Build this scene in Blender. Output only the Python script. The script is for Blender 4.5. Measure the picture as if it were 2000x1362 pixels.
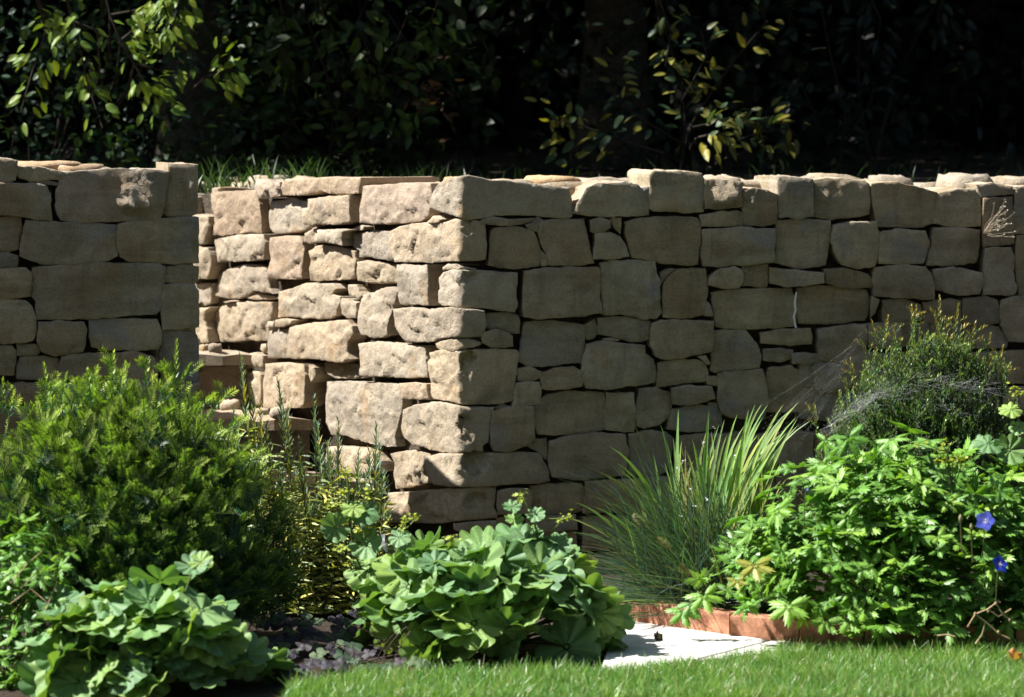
import bpy, bmesh, math, random
import numpy as np
from mathutils import Vector, Matrix, noise
from mathutils.geometry import delaunay_2d_cdt

for o in list(bpy.data.objects): bpy.data.objects.remove(o)
scene = bpy.context.scene
C = scene.collection
R = math.radians

# ------------------------------------------------------------------ camera, sky, sun, exposure
CAM = Vector((0, 0, 1.40)); FPX = 7000.0; HOR = 180.0
PITCH = math.atan((681 - HOR) / FPX)
cd = bpy.data.cameras.new('camera'); cam = bpy.data.objects.new('camera', cd); C.objects.link(cam)
cam.location = CAM; cam.rotation_euler = (R(90) - PITCH, 0, 0)
cd.sensor_width = 36; cd.lens = FPX / 2000 * 36; cd.clip_start = 0.1; cd.clip_end = 800
cd.dof.use_dof = True; cd.dof.focus_distance = 9.9; cd.dof.aperture_fstop = 4.0
scene.camera = cam

SUN_EL, SUN_AZ = R(51), R(183)            # azimuth counted from +X towards +Y
to_sun = Vector((math.cos(SUN_EL)*math.cos(SUN_AZ), math.cos(SUN_EL)*math.sin(SUN_AZ), math.sin(SUN_EL)))
w = bpy.data.worlds.new('World'); scene.world = w; w.use_nodes = True
nt = w.node_tree; bg = nt.nodes['Background']
sky = nt.nodes.new('ShaderNodeTexSky'); sky.sky_type = 'NISHITA'; sky.sun_disc = False
sky.sun_elevation = SUN_EL; sky.sun_rotation = R(90) - SUN_AZ
nt.links.new(sky.outputs[0], bg.inputs[0]); bg.inputs[1].default_value = 0.05
sd = bpy.data.lights.new('sun', 'SUN'); sd.energy = 5.0; sd.angle = R(0.53); sd.color = (1, .975, .935)
sun = bpy.data.objects.new('sun', sd); C.objects.link(sun)
sun.rotation_euler = to_sun.to_track_quat('Z', 'Y').to_euler()
vs = scene.view_settings
vs.view_transform = 'Standard'; vs.look = 'None'; vs.gamma = 1; vs.use_curve_mapping = False; vs.exposure = 1.38

# ------------------------------------------------------------------ helpers
Fv = Vector((0, math.cos(PITCH), -math.sin(PITCH))); Uv = Vector((0, math.sin(PITCH), math.cos(PITCH)))
def ray(x, y): return Fv + Vector(((x-1000)/FPX, 0, 0)) + Uv*((681-y)/FPX)
def at(x, y, Y):
    d = ray(x, y); return CAM + d*((Y-CAM.y)/d.y)
def hit(x, y, P, n):
    d = ray(x, y); return CAM + d*((P-CAM).dot(n)/d.dot(n))

def setp(o, label=None, cat=None, group=None, kind=None):
    if label: o['label'] = label
    if cat: o['category'] = cat
    if group: o['group'] = group
    if kind: o['kind'] = kind
    return o
def thing(name, label, cat, loc=(0, 0, 0), group=None):
    o = bpy.data.objects.new(name, None); C.objects.link(o); o.location = loc
    o.empty_display_size = .05
    return setp(o, label, cat, group)
def link(name, mesh, parent=None, M=None, kind=None):
    """a mesh object; M is its world matrix"""
    o = bpy.data.objects.new(name, mesh); C.objects.link(o)
    M = M if M is not None else Matrix.Identity(4)
    if parent is not None:
        o.parent = parent
        q = parent; off = Vector((0, 0, 0)); PM = Matrix.Identity(4)
        while q is not None:
            PM = q.matrix_basis @ PM; q = q.parent
        o.matrix_basis = PM.inverted() @ M
    else: o.matrix_basis = M
    if kind: o['kind'] = kind
    return o

def mesh_np(name, V, F, mat=None, col=None, smooth=True):
    """V (n,3); F (m,k) array or list of such arrays with different k"""
    me = bpy.data.meshes.new(name)
    Fs = F if isinstance(F, list) else [F]
    Fs = [np.asarray(f, dtype=np.int32) for f in Fs if len(f)]
    V = np.asarray(V, dtype=np.float32)
    nl = sum(f.size for f in Fs); nf = sum(len(f) for f in Fs)
    me.vertices.add(len(V)); me.vertices.foreach_set('co', V.ravel())
    me.loops.add(nl); me.loops.foreach_set('vertex_index', np.concatenate([f.ravel() for f in Fs]))
    st = []; tot = []; k = 0
    for f in Fs:
        n = f.shape[1]; st.append(k + np.arange(len(f))*n); tot.append(np.full(len(f), n)); k += f.size
    me.polygons.add(nf)
    me.polygons.foreach_set('loop_start', np.concatenate(st).astype(np.int32))
    me.polygons.foreach_set('loop_total', np.concatenate(tot).astype(np.int32))
    me.polygons.foreach_set('use_smooth', np.full(nf, smooth))
    me.update(calc_edges=True); me.validate()
    if col is not None:
        a = me.color_attributes.new('Col', 'FLOAT_COLOR', 'POINT')
        c4 = np.ones((len(V), 4), dtype=np.float32); c4[:, :3] = col
        a.data.foreach_set('color', c4.ravel())
    if mat: me.materials.append(mat)
    return me

class Acc:
    """collects transformed copies of small templates into one mesh"""
    def __init__(s): s.V = []; s.F = {}; s.C = []; s.n = 0
    def add(s, V, F, col):
        V = np.asarray(V, dtype=np.float32); F = np.asarray(F)
        s.V.append(V); s.F.setdefault(F.shape[1], []).append(F + s.n)
        c = np.asarray(col, dtype=np.float32)
        s.C.append(np.broadcast_to(c, (len(V), 3))); s.n += len(V)
    def bake(s, T, Ms, tints):
        """T=(V,F,C) template, Ms (n,4,4), tints (n,3)"""
        V, F, Cc = T
        Ms = np.asarray(Ms, dtype=np.float32); n = len(Ms)
        if n == 0: return
        W = np.einsum('nij,vj->nvi', Ms[:, :3, :3], V) + Ms[:, None, :3, 3]
        idx = (np.arange(n)*len(V))[:, None, None] + F[None]
        col = Cc[None]*np.asarray(tints, dtype=np.float32)[:, None, :]
        s.V.append(W.reshape(-1, 3)); s.F.setdefault(F.shape[1], []).append(idx.reshape(-1, F.shape[1]) + s.n)
        s.C.append(col.reshape(-1, 3)); s.n += n*len(V)
    def mesh(s, name, mat, base=(0, 0, 0), smooth=True):
        V = np.concatenate(s.V) - np.asarray(base, dtype=np.float32)
        return mesh_np(name, V, [np.concatenate(f) for f in s.F.values()], mat, np.concatenate(s.C), smooth)

def basis(p, d, n, s=1.0):
    """matrix with Y along d, Z near n, at p, scaled"""
    d = Vector(d).normalized(); n = Vector(n)
    x = d.cross(n)
    if x.length < 1e-4: x = d.cross(Vector((.3, .5, .8)))
    x.normalize(); z = x.cross(d)
    M = Matrix(((x.x, d.x, z.x, 0), (x.y, d.y, z.y, 0), (x.z, d.z, z.z, 0), (0, 0, 0, 1)))
    S = Matrix.Diagonal((s, s, s, 1)) if not isinstance(s, tuple) else Matrix.Diagonal((*s, 1))
    return Matrix.Translation(p) @ M @ S

def tube(pts, rad, n=6):
    """(V,F) of a tapered tube along pts; rad list or number"""
    P = [Vector(p) for p in pts]; m = len(P)
    rad = rad if hasattr(rad, '__len__') else [rad]*m
    V = []; F = []
    for i, p in enumerate(P):
        d = (P[min(i+1, m-1)] - P[max(i-1, 0)]).normalized()
        a = d.cross(Vector((0.31, 0.2, 0.93)))
        if a.length < .05: a = d.cross(Vector((1, 0, 0)))
        a.normalize(); b = d.cross(a)
        for k in range(n):
            t = 2*math.pi*k/n
            V.append(p + (a*math.cos(t) + b*math.sin(t))*rad[i])
    for i in range(m-1):
        for k in range(n):
            F.append((i*n+k, i*n+(k+1) % n, (i+1)*n+(k+1) % n, (i+1)*n+k))
    return np.array([tuple(v) for v in V], dtype=np.float32), np.array(F)
def bez(a, b, c, n=8):
    a, b, c = Vector(a), Vector(b), Vector(c)
    return [a*(1-t)**2 + b*2*t*(1-t) + c*t*t for t in [i/(n-1) for i in range(n)]]
def smooth01(a, b, x):
    t = min(1, max(0, (x-a)/(b-a))); return t*t*(3-2*t)

# ------------------------------------------------------------------ materials
def mat_new(name):
    m = bpy.data.materials.new(name); m.use_nodes = True
    t = m.node_tree; b = t.nodes['Principled BSDF']
    return m, t, b, t.nodes, t.links
def N(t, typ, **kw):
    n = t.nodes.new(typ)
    for k, v in kw.items():
        if k.startswith('i_'):
            n.inputs[int(k[2:])].default_value = v
        else: setattr(n, k, v)
    return n
def ramp(t, fac, stops):
    r = t.nodes.new('ShaderNodeValToRGB'); e = r.color_ramp.elements
    while len(e) > 1: e.remove(e[0])
    e[0].position = stops[0][0]; e[0].color = (*stops[0][1], 1)
    for p, c in stops[1:]:
        q = e.new(p); q.color = (*c, 1)
    t.links.new(fac, r.inputs[0]); return r.outputs[0]
def mix(t, a, b, fac, mode='MIX'):
    m = t.nodes.new('ShaderNodeMix'); m.data_type = 'RGBA'; m.blend_type = mode
    for sock, v in ((m.inputs[0], fac), (m.inputs[6], a), (m.inputs[7], b)):
        if hasattr(v, 'node'): t.links.new(v, sock)
        elif isinstance(v, (int, float)): sock.default_value = v
        else: sock.default_value = (*v, 1)
    return m.outputs[2]
def nz(t, vec, scale, detail=4, rough=.55, dist=0):
    n = N(t, 'ShaderNodeTexNoise'); n.inputs['Scale'].default_value = scale
    n.inputs['Detail'].default_value = detail; n.inputs['Roughness'].default_value = rough
    n.inputs['Distortion'].default_value = dist
    if vec is not None: t.links.new(vec, n.inputs['Vector'])
    return n.outputs['Fac']
def objvec(t, k=17.0):
    """object coordinates shifted by a random amount for each object"""
    tc = N(t, 'ShaderNodeTexCoord'); oi = N(t, 'ShaderNodeObjectInfo')
    s = N(t, 'ShaderNodeMath', operation='MULTIPLY', i_1=k); t.links.new(oi.outputs['Random'], s.inputs[0])
    a = N(t, 'ShaderNodeVectorMath', operation='ADD')
    t.links.new(tc.outputs['Object'], a.inputs[0]); t.links.new(s.outputs[0], a.inputs[1])
    return a.outputs[0], oi

def stone_material(name, rough_face):
    m, t, b, _, L = mat_new(name)
    v, oi = objvec(t)
    big = nz(t, v, 9, 5, .6, .6)
    c = ramp(t, big, [(.28, (.26, .235, .195)), (.42, (.385, .335, .265)), (.56, (.445, .39, .31)), (.72, (.43, .385, .32))])
    tone = ramp(t, oi.outputs['Random'], [(0, (.70, .69, .70)), (.2, (1.14, 1.0, .83)), (.38, (.82, .80, .78)), (.56, (1.12, 1.05, .92)), (.74, (.84, .74, .62)), (.88, (1.05, 1.0, .92)), (1, (.76, .77, .80))] if not rough_face else [(0, (.80, .77, .75)), (.18, (1.04, .93, .80)), (.36, (.86, .84, .82)), (.55, (1.08, 1.0, .88)), (.72, (.86, .79, .70)), (.88, (1.08, 1.04, .98)), (1, (.84, .81, .79))])
    c = mix(t, c, tone, 1.0, 'MULTIPLY')
    # iron stains and pale lichen-like bloom
    st = nz(t, v, 5.5, 3, .5, 1.5)
    c = mix(t, c, (.40, .25, .11), ramp(t, st, [(.60, (0, 0, 0)), (.76, (.6, .6, .6))]))
    bl = nz(t, v, 14, 6, .7)
    c = mix(t, c, (.50, .46, .40), ramp(t, bl, [(.56, (0, 0, 0)), (.72, (.5, .5, .5))]))
    # dark drips, stretched along z
    mp = N(t, 'ShaderNodeMapping'); mp.inputs['Scale'].default_value = (30, 30, 4); L.new(v, mp.inputs['Vector'])
    dr = nz(t, mp.outputs[0], 1.0, 3, .5)
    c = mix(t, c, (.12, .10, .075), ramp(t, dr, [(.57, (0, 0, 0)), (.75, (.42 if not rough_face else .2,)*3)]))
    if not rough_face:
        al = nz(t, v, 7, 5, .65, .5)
        c = mix(t, c, (.15, .135, .085), ramp(t, al, [(.42, (0, 0, 0)), (.68, (.55, .55, .55))]))  # olive weathering, which also puts part of the wall's shade into the colour
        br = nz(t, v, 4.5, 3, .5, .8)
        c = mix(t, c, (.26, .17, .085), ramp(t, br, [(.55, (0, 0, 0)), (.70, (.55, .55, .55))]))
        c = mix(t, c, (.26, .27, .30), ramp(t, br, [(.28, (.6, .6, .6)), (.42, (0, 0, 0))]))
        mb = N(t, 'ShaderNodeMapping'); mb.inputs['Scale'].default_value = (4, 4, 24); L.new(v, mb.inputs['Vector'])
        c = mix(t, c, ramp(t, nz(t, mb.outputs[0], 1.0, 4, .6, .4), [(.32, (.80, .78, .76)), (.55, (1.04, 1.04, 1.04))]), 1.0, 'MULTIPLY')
    fine = nz(t, v, 160, 4, .7)
    c = mix(t, c, ramp(t, fine, [(.3, (.72, .70, .66)), (.5, (1, 1, 1)), (.7, (1.12, 1.12, 1.1))]), 1.0, 'MULTIPLY')
    c = mix(t, c, oi.outputs['Color'], 1.0, 'MULTIPLY')
    L.new(c, b.inputs['Base Color'])
    b.inputs['Roughness'].default_value = .92; b.inputs['Specular IOR Level'].default_value = .2
    h1 = nz(t, v, 130, 8, .75); h2 = nz(t, v, 34, 8, .66)
    s = N(t, 'ShaderNodeMath', operation='MULTIPLY_ADD', i_1=.9); L.new(h2, s.inputs[0]); L.new(h1, s.inputs[2])
    bp = N(t, 'ShaderNodeBump'); bp.inputs['Strength'].default_value = 1.0 if rough_face else .85
    bp.inputs['Distance'].default_value = .0055 if rough_face else .0055
    L.new(s.outputs[0], bp.inputs['Height']); L.new(bp.outputs[0], b.inputs['Normal'])
    return m
M_ROUGH = stone_material('pitched_sandstone', True)
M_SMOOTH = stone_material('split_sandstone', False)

def simple_noise_material(name, c1, c2, scale, rough=.9, bump=.3, bdist=.01, bscale=None, spec=.2):
    m, t, b, _, L = mat_new(name)
    v, oi = objvec(t)
    c = ramp(t, nz(t, v, scale, 6, .65), [(.3, c1), (.7, c2)])
    L.new(c, b.inputs['Base Color']); b.inputs['Roughness'].default_value = rough
    b.inputs['Specular IOR Level'].default_value = spec
    if bump:
        bp = N(t, 'ShaderNodeBump'); bp.inputs['Strength'].default_value = bump; bp.inputs['Distance'].default_value = bdist
        L.new(nz(t, v, bscale or scale*3, 6, .65), bp.inputs['Height']); L.new(bp.outputs[0], b.inputs['Normal'])
    return m
M_CORE = simple_noise_material('wall_core_earth', (.035, .028, .02), (.10, .08, .055), 30, bump=.8)
M_SOIL = simple_noise_material('soil', (.025, .018, .012), (.085, .06, .042), 40, bump=1, bdist=.02)
M_BARK = simple_noise_material('bark', (.035, .028, .02), (.11, .09, .07), 25, bump=.8, bdist=.01)
M_PAVE = simple_noise_material('pale_paving', (.48, .45, .41), (.72, .69, .66), 22, rough=.8, bump=.25, bdist=.004, bscale=90)
M_TWIG = simple_noise_material('shaded_twig', (.012, .010, .008), (.04, .032, .024), 25, bump=.5, bdist=.004)
M_DRY = simple_noise_material('dry_stalk', (.22, .15, .08), (.45, .34, .2), 60, bump=0)
M_WHITE = simple_noise_material('white_quill', (.75, .75, .78), (.9, .9, .92), 60, rough=.6, bump=0)

def leaf_material(name, rough=.45, trans=.35, spec=.4, tcol=(1.15, 1.2, .35), bump=0, bscale=60, var=.25):
    """leaf colour from the mesh attribute, varied per object, with light passing through"""
    m, t, b, nodes, L = mat_new(name)
    at_ = N(t, 'ShaderNodeAttribute', attribute_name='Col'); oi = N(t, 'ShaderNodeObjectInfo')
    tone = ramp(t, oi.outputs['Random'], [(0, (1-var, 1-var*.8, 1-var*.3)), (.5, (1, 1, 1)), (1, (1+var, 1+var*.55, 1-var*.3))])
    c = mix(t, at_.outputs['Color'], tone, 1.0, 'MULTIPLY')
    tc = N(t, 'ShaderNodeTexCoord')
    c = mix(t, c, ramp(t, nz(t, tc.outputs['Object'], 35, 3), [(.3, (.82, .84, .86)), (.7, (1.15, 1.12, 1.05))]), 1.0, 'MULTIPLY')
    L.new(c, b.inputs['Base Color']); b.inputs['Roughness'].default_value = rough
    b.inputs['Specular IOR Level'].default_value = spec
    tr = N(t, 'ShaderNodeBsdfTranslucent')
    L.new(mix(t, c, tcol, 1.0, 'MULTIPLY'), tr.inputs['Color'])
    ms = N(t, 'ShaderNodeMixShader', i_0=trans)
    L.new(b.outputs[0], ms.inputs[1]); L.new(tr.outputs[0], ms.inputs[2])
    out = nodes['Material Output']; L.new(ms.outputs[0], out.inputs['Surface'])
    if bump:
        bp = N(t, 'ShaderNodeBump'); bp.inputs['Strength'].default_value = bump; bp.inputs['Distance'].default_value = .004
        L.new(nz(t, tc.outputs['Object'], bscale, 4), bp.inputs['Height']); L.new(bp.outputs[0], b.inputs['Normal'])
    return m
M_LEAF = leaf_material('soft_leaf', rough=.55, trans=.30, bump=.4, bscale=6)
M_GER = leaf_material('crinkled_leaf', rough=.42, trans=.30, spec=.45, bump=.5, bscale=8)
M_NEEDLE = leaf_material('needle_leaf', rough=.38, trans=.25, spec=.4, tcol=(.95, 1.25, .4))
M_GRASS = leaf_material('grass_blade', rough=.36, trans=.36, spec=.5, tcol=(1.0, 1.2, .4))
M_BACK = leaf_material('shade_leaf', rough=.45, trans=.30, spec=.22)
M_FLOWER = leaf_material('petal', rough=.6, trans=.3, spec=.2, tcol=(1, 1, 1), var=.05)

# ------------------------------------------------------------------ walls: geometry of their faces
WA = R(12)
rdir = Vector((math.cos(WA), math.sin(WA), 0)); nr = Vector((math.sin(WA), -math.cos(WA), 0))
ldir = Vector((-.55, .835, 0)).normalized(); nl = Vector((-ldir.y, ldir.x, 0))
if nl.y > 0: nl = -nl
K = at(898, 700, 10.0); K.z = 0
_t = at(394, 600, 9.85); KL = Vector((_t.x, _t.y, 0))

class Face:
    """a wall unfolded round its corner: u<0 along dA, u>0 along dB, v is height, w stands proud"""
    def __init__(s, K, dA, nA, dB, nB, r=.009):
        s.K, s.dA, s.nA, s.dB, s.nB, s.r = K, dA, nA, dB, nB, r
    def px(s, x, y):
        P = hit(x, y, s.K, s.nB); u = (P-s.K).dot(s.dB)
        if u >= 0 and s.nB.y < 0: return (u, P.z)
        P = hit(x, y, s.K, s.nA); u = -(P-s.K).dot(s.dA)
        return (u if s.nB.y < 0 else min(u, -.010), P.z)
    def pt(s, u, v, w):
        r = s.r; t = smooth01(-r, r, u)
        n = (s.nA*(1-t) + s.nB*t).normalized()
        if abs(u) < r: w -= (1-abs(u)/r)**2*r*.4
        P = s.K + (s.dB*u if u > 0 else s.dA*(-u))
        return Vector((P.x, P.y, v)) + n*w
FR = Face(K, ldir, nl, rdir, nr)
FL = Face(KL, -rdir, nr, ldir, -nl)

CHIPS = []          # (face, u, v, ru, rv, depth slope)
def chip(face, x, y, rx, ry, k=.4):
    u, v = face.px(x, y); u2, v2 = face.px(x+rx, y-ry)
    CHIPS.append((face, u, v, abs(u2-u), abs(v2-v), k))

def resample(P, step):
    """points along the outline, every traced corner kept"""
    out = []; n = len(P)
    for i in range(n):
        a, b = P[i], P[(i+1) % n]; k = max(1, round(math.dist(a, b)/step))
        for j in range(k): out.append((a[0]+(b[0]-a[0])*j/k, a[1]+(b[1]-a[1])*j/k))
    return out

rs = random.Random(7)
def hsh(i, j, s, k):
    x = math.sin(i*127.1+j*311.7+s*74.7+k*19.19)*43758.5453; return (x-math.floor(x))*2-1
def facet(u, v, seed, size, sl=.14):
    """piecewise flat, tilted patches: the broken face of a pitched stone"""
    sv = size*.62; gx, gy = math.floor(u/size), math.floor(v/sv); best = 9; h = 0
    for i in (gx-1, gx, gx+1):
        for j in (gy-1, gy, gy+1):
            cx, cy = (i+.5+hsh(i, j, seed, 1)*.48)*size, (j+.5+hsh(i, j, seed, 2)*.48)*sv
            d = ((u-cx)/size)**2+((v-cy)/sv)**2
            if d < best:
                best = d; h = (u-cx)*hsh(i, j, seed, 3)*sl+(v-cy)*hsh(i, j, seed, 4)*sl+hsh(i, j, seed, 5)*.0012
    return h

def stone_mesh(face, uv, rough, depth=.13, bevel=None, w0=None, top=False, grid=None):
    grid = grid or (.0105 if rough is False else .0075)
    P = resample(uv, .0095)
    A = sum(P[i-1][0]*P[i][1]-P[i][0]*P[i-1][1] for i in range(len(P)))
    if A < 0: P = P[::-1]
    n = len(P); cu = sum(p[0] for p in P)/n; cv = sum(p[1] for p in P)/n
    seed = rs.uniform(0, 900); sd = Vector((seed, seed*.7, seed*1.3))
    bevel = bevel or rs.uniform(.0022, .0045)
    w0 = (rs.uniform(-.030, .022) if rough else rs.uniform(-.010, .010)) if w0 is None else w0
    tu, tv = rs.gauss(0, .03), rs.gauss(0, .04)
    if not rough: tu, tv = tu*1.0, tv*.8
    rmin = min(math.dist(p, (cu, cv)) for p in P); rmax = max(math.dist(p, (cu, cv)) for p in P)
    bulge = (.006 if rough else .002)*min(1, rmin/.05)
    my = [c for c in CHIPS if c[0] is face and abs(c[1]-cu) < rmax+c[3] and abs(c[2]-cv) < rmax+c[4]]
    def relief(u, v, t):          # t: 0 at the edge .. 1 at the middle
        q = Vector((u, v, 0))
        isr = rough if rough is not None else (u < 0)
        e = min(1, t*3+.25)
        if isr:
            h = facet(u+noise.noise(q*40+sd)*.006, v+noise.noise(q*40-sd)*.006, math.floor(seed), .085)*e + facet(u, v+noise.noise(q*60+sd)*.004, math.floor(seed)+50, .030, .16)*e*.8
            h += noise.fractal(q*34+sd, .8, 2.1, 5)*.0024*e
            h -= max(0, .10-abs(noise.noise(Vector((u*9, v*22, seed)))))*.007*e          # bedding cracks
        else:
            h = noise.fractal(q*10+sd, 1.0, 2.0, 4)*.0030*e
            h += noise.noise(q*60+sd)*.0008 + noise.noise(Vector((u*7, v*45, seed)))*.0010*e
        h += tu*(u-cu)+tv*(v-cv)
        for (_, x, y, ru, rv, k) in my:
            du, dv = u-x, v-y
            m = (du/ru)**2+(dv/rv)**2 + noise.noise(q*34+sd)*.6+noise.noise(q*90+sd)*.5
            m = 1-smooth01(.8, 1.05, m)
            if m > 0:
                if k < 0: h += m*(-k*(du-ru*.8)*.55 + k*(dv+rv*.8)*.6 + noise.fractal(q*60+sd, 1, 2, 4)*.009)
                else: h += m*(k*(du+ru*.9)*.4 - k*(dv-rv*.9)*.45 + noise.fractal(q*120+sd, .7, 2, 4)*.005)
        return h
    rings = []                    # list of lists of (u,v,w)
    edge = []
    for i, p in enumerate(P):
        j = noise.noise(Vector((p[0]*38, p[1]*38, seed)))*.0036 + noise.noise(Vector((p[0]*110, p[1]*110, seed)))*.0026
        d = math.dist(p, (cu, cv)); f = 1-(j+(.0012 if rough else -.0036))/max(d, .01)
        edge.append((cu+(p[0]-cu)*f, cv+(p[1]-cv)*f))
    def inset(d):
        o = []
        for (u, v) in edge:
            r = math.dist((u, v), (cu, cv)); dd_ = d*(.45+2.6*max(0, noise.noise(Vector((u*30, v*30, seed+4)))+.1)); f = 1-min(dd_, r*.42)/max(r, 1e-6)
            o.append((cu+(u-cu)*f, cv+(v-cv)*f))
        return o
    nb = 5 if top else 3
    for k in range(nb):           # the sides, back to front
        f = k/nb; ww = -depth*(1-f)-bevel*1.3*f
        ring = []
        for (u, v) in inset(.006*(1-f)):
            j = noise.noise(Vector((u*20, v*20+ww*25, seed+9)))*.006
            r = math.dist((u, v), (cu, cv)); g = 1+j/max(r, .02)
            ring.append((cu+(u-cu)*g, cv+(v-cv)*g, w0+ww))
        rings.append(ring)
    for d, ww in ((0, -bevel*1.1), (bevel*.3, -bevel*.3)):
        rings.append([(u, v, w0+ww+relief(u, v, .05)) for (u, v) in inset(d)])
    base = inset(bevel)
    org = face.pt(cu, cv, -depth*.5)
    V = [tuple(face.pt(u, v, ww)-org) for r in rings for (u, v, ww) in r]
    m = len(rings); q = []
    for a in range(m-1):
        for i in range(n):
            j = (i+1) % n; q.append((a*n+i, a*n+j, (a+1)*n+j, (a+1)*n+i))
    # the face: a jittered grid of points inside the outline, triangulated
    us = [p[0] for p in base]; vs_ = [p[1] for p in base]
    g = grid; pin = [Vector(p) for p in base]; jr = random.Random(int(seed*10))
    B = np.array(base); 
    gu = np.arange(min(us)+g*.5, max(us), g); gv = np.arange(min(vs_)+g*.5, max(vs_), g)
    if len(gu) and len(gv):
        G = np.stack(np.meshgrid(gu, gv), -1).reshape(-1, 2)
        G = G + np.array([[jr.uniform(-.3, .3)*g, jr.uniform(-.3, .3)*g] for _ in range(len(G))])
        x1, y1 = B[:, 0], B[:, 1]; x2, y2 = np.roll(x1, -1), np.roll(y1, -1)
        cr = ((y1[None] > G[:, 1:2]) != (y2[None] > G[:, 1:2])) & (G[:, 0:1] < (x2-x1)[None]*(G[:, 1:2]-y1[None])/((y2-y1)[None]+1e-12)+x1[None])
        ins = cr.sum(1) % 2 == 1
        dd = np.sqrt(((G[:, None, :]-B[None])**2).sum(-1)).min(1)
        pin += [Vector(p) for p in G[ins & (dd > g*.55)]]
    co, _e, fc, *_r = delaunay_2d_cdt(pin, [], [list(range(n))], 1, 1e-7)
    nv0 = len(V)
    Bt = B
    for p in co:
        d = float(np.sqrt(((Bt-np.array(p))**2).sum(-1)).min()); t = min(1, d/max(rmin, .02))
        V.append(tuple(face.pt(p.x, p.y, w0+bulge*(1-(1-t)**2)+relief(p.x, p.y, t))-org))
    tr = [tuple(nv0+i for i in f) for f in fc if len(f) == 3]
    # outline points keep their order at the front of the triangulation's output
    for i in range(n):
        j = (i+1) % n; q.append(((m-1)*n+i, (m-1)*n+j, nv0+j, nv0+i))
    back = [list(range(n))[::-1]]
    me = mesh_np('stone', V, [np.array(q), np.array(tr), np.array(back)], M_SMOOTH if rough is False else M_ROUGH)
    sm = np.zeros(len(me.polygons), dtype=bool); sm[len(q):len(q)+len(tr)] = True     # crisp arrises: only the face is shaded smooth
    me.polygons.foreach_set('use_smooth', sm)
    return me, org

def put_stone(face, uv, rough, parent, tint=None, **kw):
    me, org = stone_mesh(face, uv, rough, **kw)
    o = link('stone', me, parent, Matrix.Translation(org))
    if tint: o.color = (*tint, 1)
    return o
def crop(ox, oy, s, polys): return [[(ox+x/s, oy+y/s) for (x, y) in p] for p in polys]
def pairs(txt):
    """one stone per line: x y x y ..."""
    out = []
    for ln in txt.strip().splitlines():
        a = [float(q) for q in ln.split()]
        out.append(list(zip(a[::2], a[1::2])))
    return out
def coursed(face, u0, u1, v0, v1, rough, parent, seed, depth=.1, joined=False):
    """stones nobody can make out in the photograph: low courses behind plants, faces turned away"""
    r = random.Random(seed); v = v0; bm = bmesh.new()
    while v < v1-.03:
        h = min(r.uniform(.075, .13), v1-v)
        if v1-v-h < .04: h = v1-v
        u = u0
        while u < u1-.02:
            wd = r.uniform(.10, .22)
            if u1-u-wd < .07: wd = u1-u
            g = .004; j = lambda: r.uniform(-.006, .006)
            a, b, c, d = u+g, u+wd-g, v+g, v+h-g
            uv = [(a+j(), c+j()), ((a+b)/2, c+j()), (b+j(), c+j()), (b+j(), (c+d)/2), (b+j(), d+j()), ((a+b)/2, d+j()), (a+j(), d+j()), (a+j(), (c+d)/2)]
            if joined:
                me, org = stone_mesh(face, uv, rough, depth=depth, grid=.03); me.transform(Matrix.Translation(org-parent.location)); bm.from_mesh(me); bpy.data.meshes.remove(me)
            else: put_stone(face, uv, rough, parent, depth=depth, grid=.03)
            u += wd
        v += h
    if joined:
        me = bpy.data.meshes.new('outer_stones'); bm.to_mesh(me); me.materials.append(M_SMOOTH if rough is False else M_ROUGH)
        link('outer_stones', me, parent, Matrix.Translation(parent.location), kind='stuff')
    bm.free()

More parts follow.
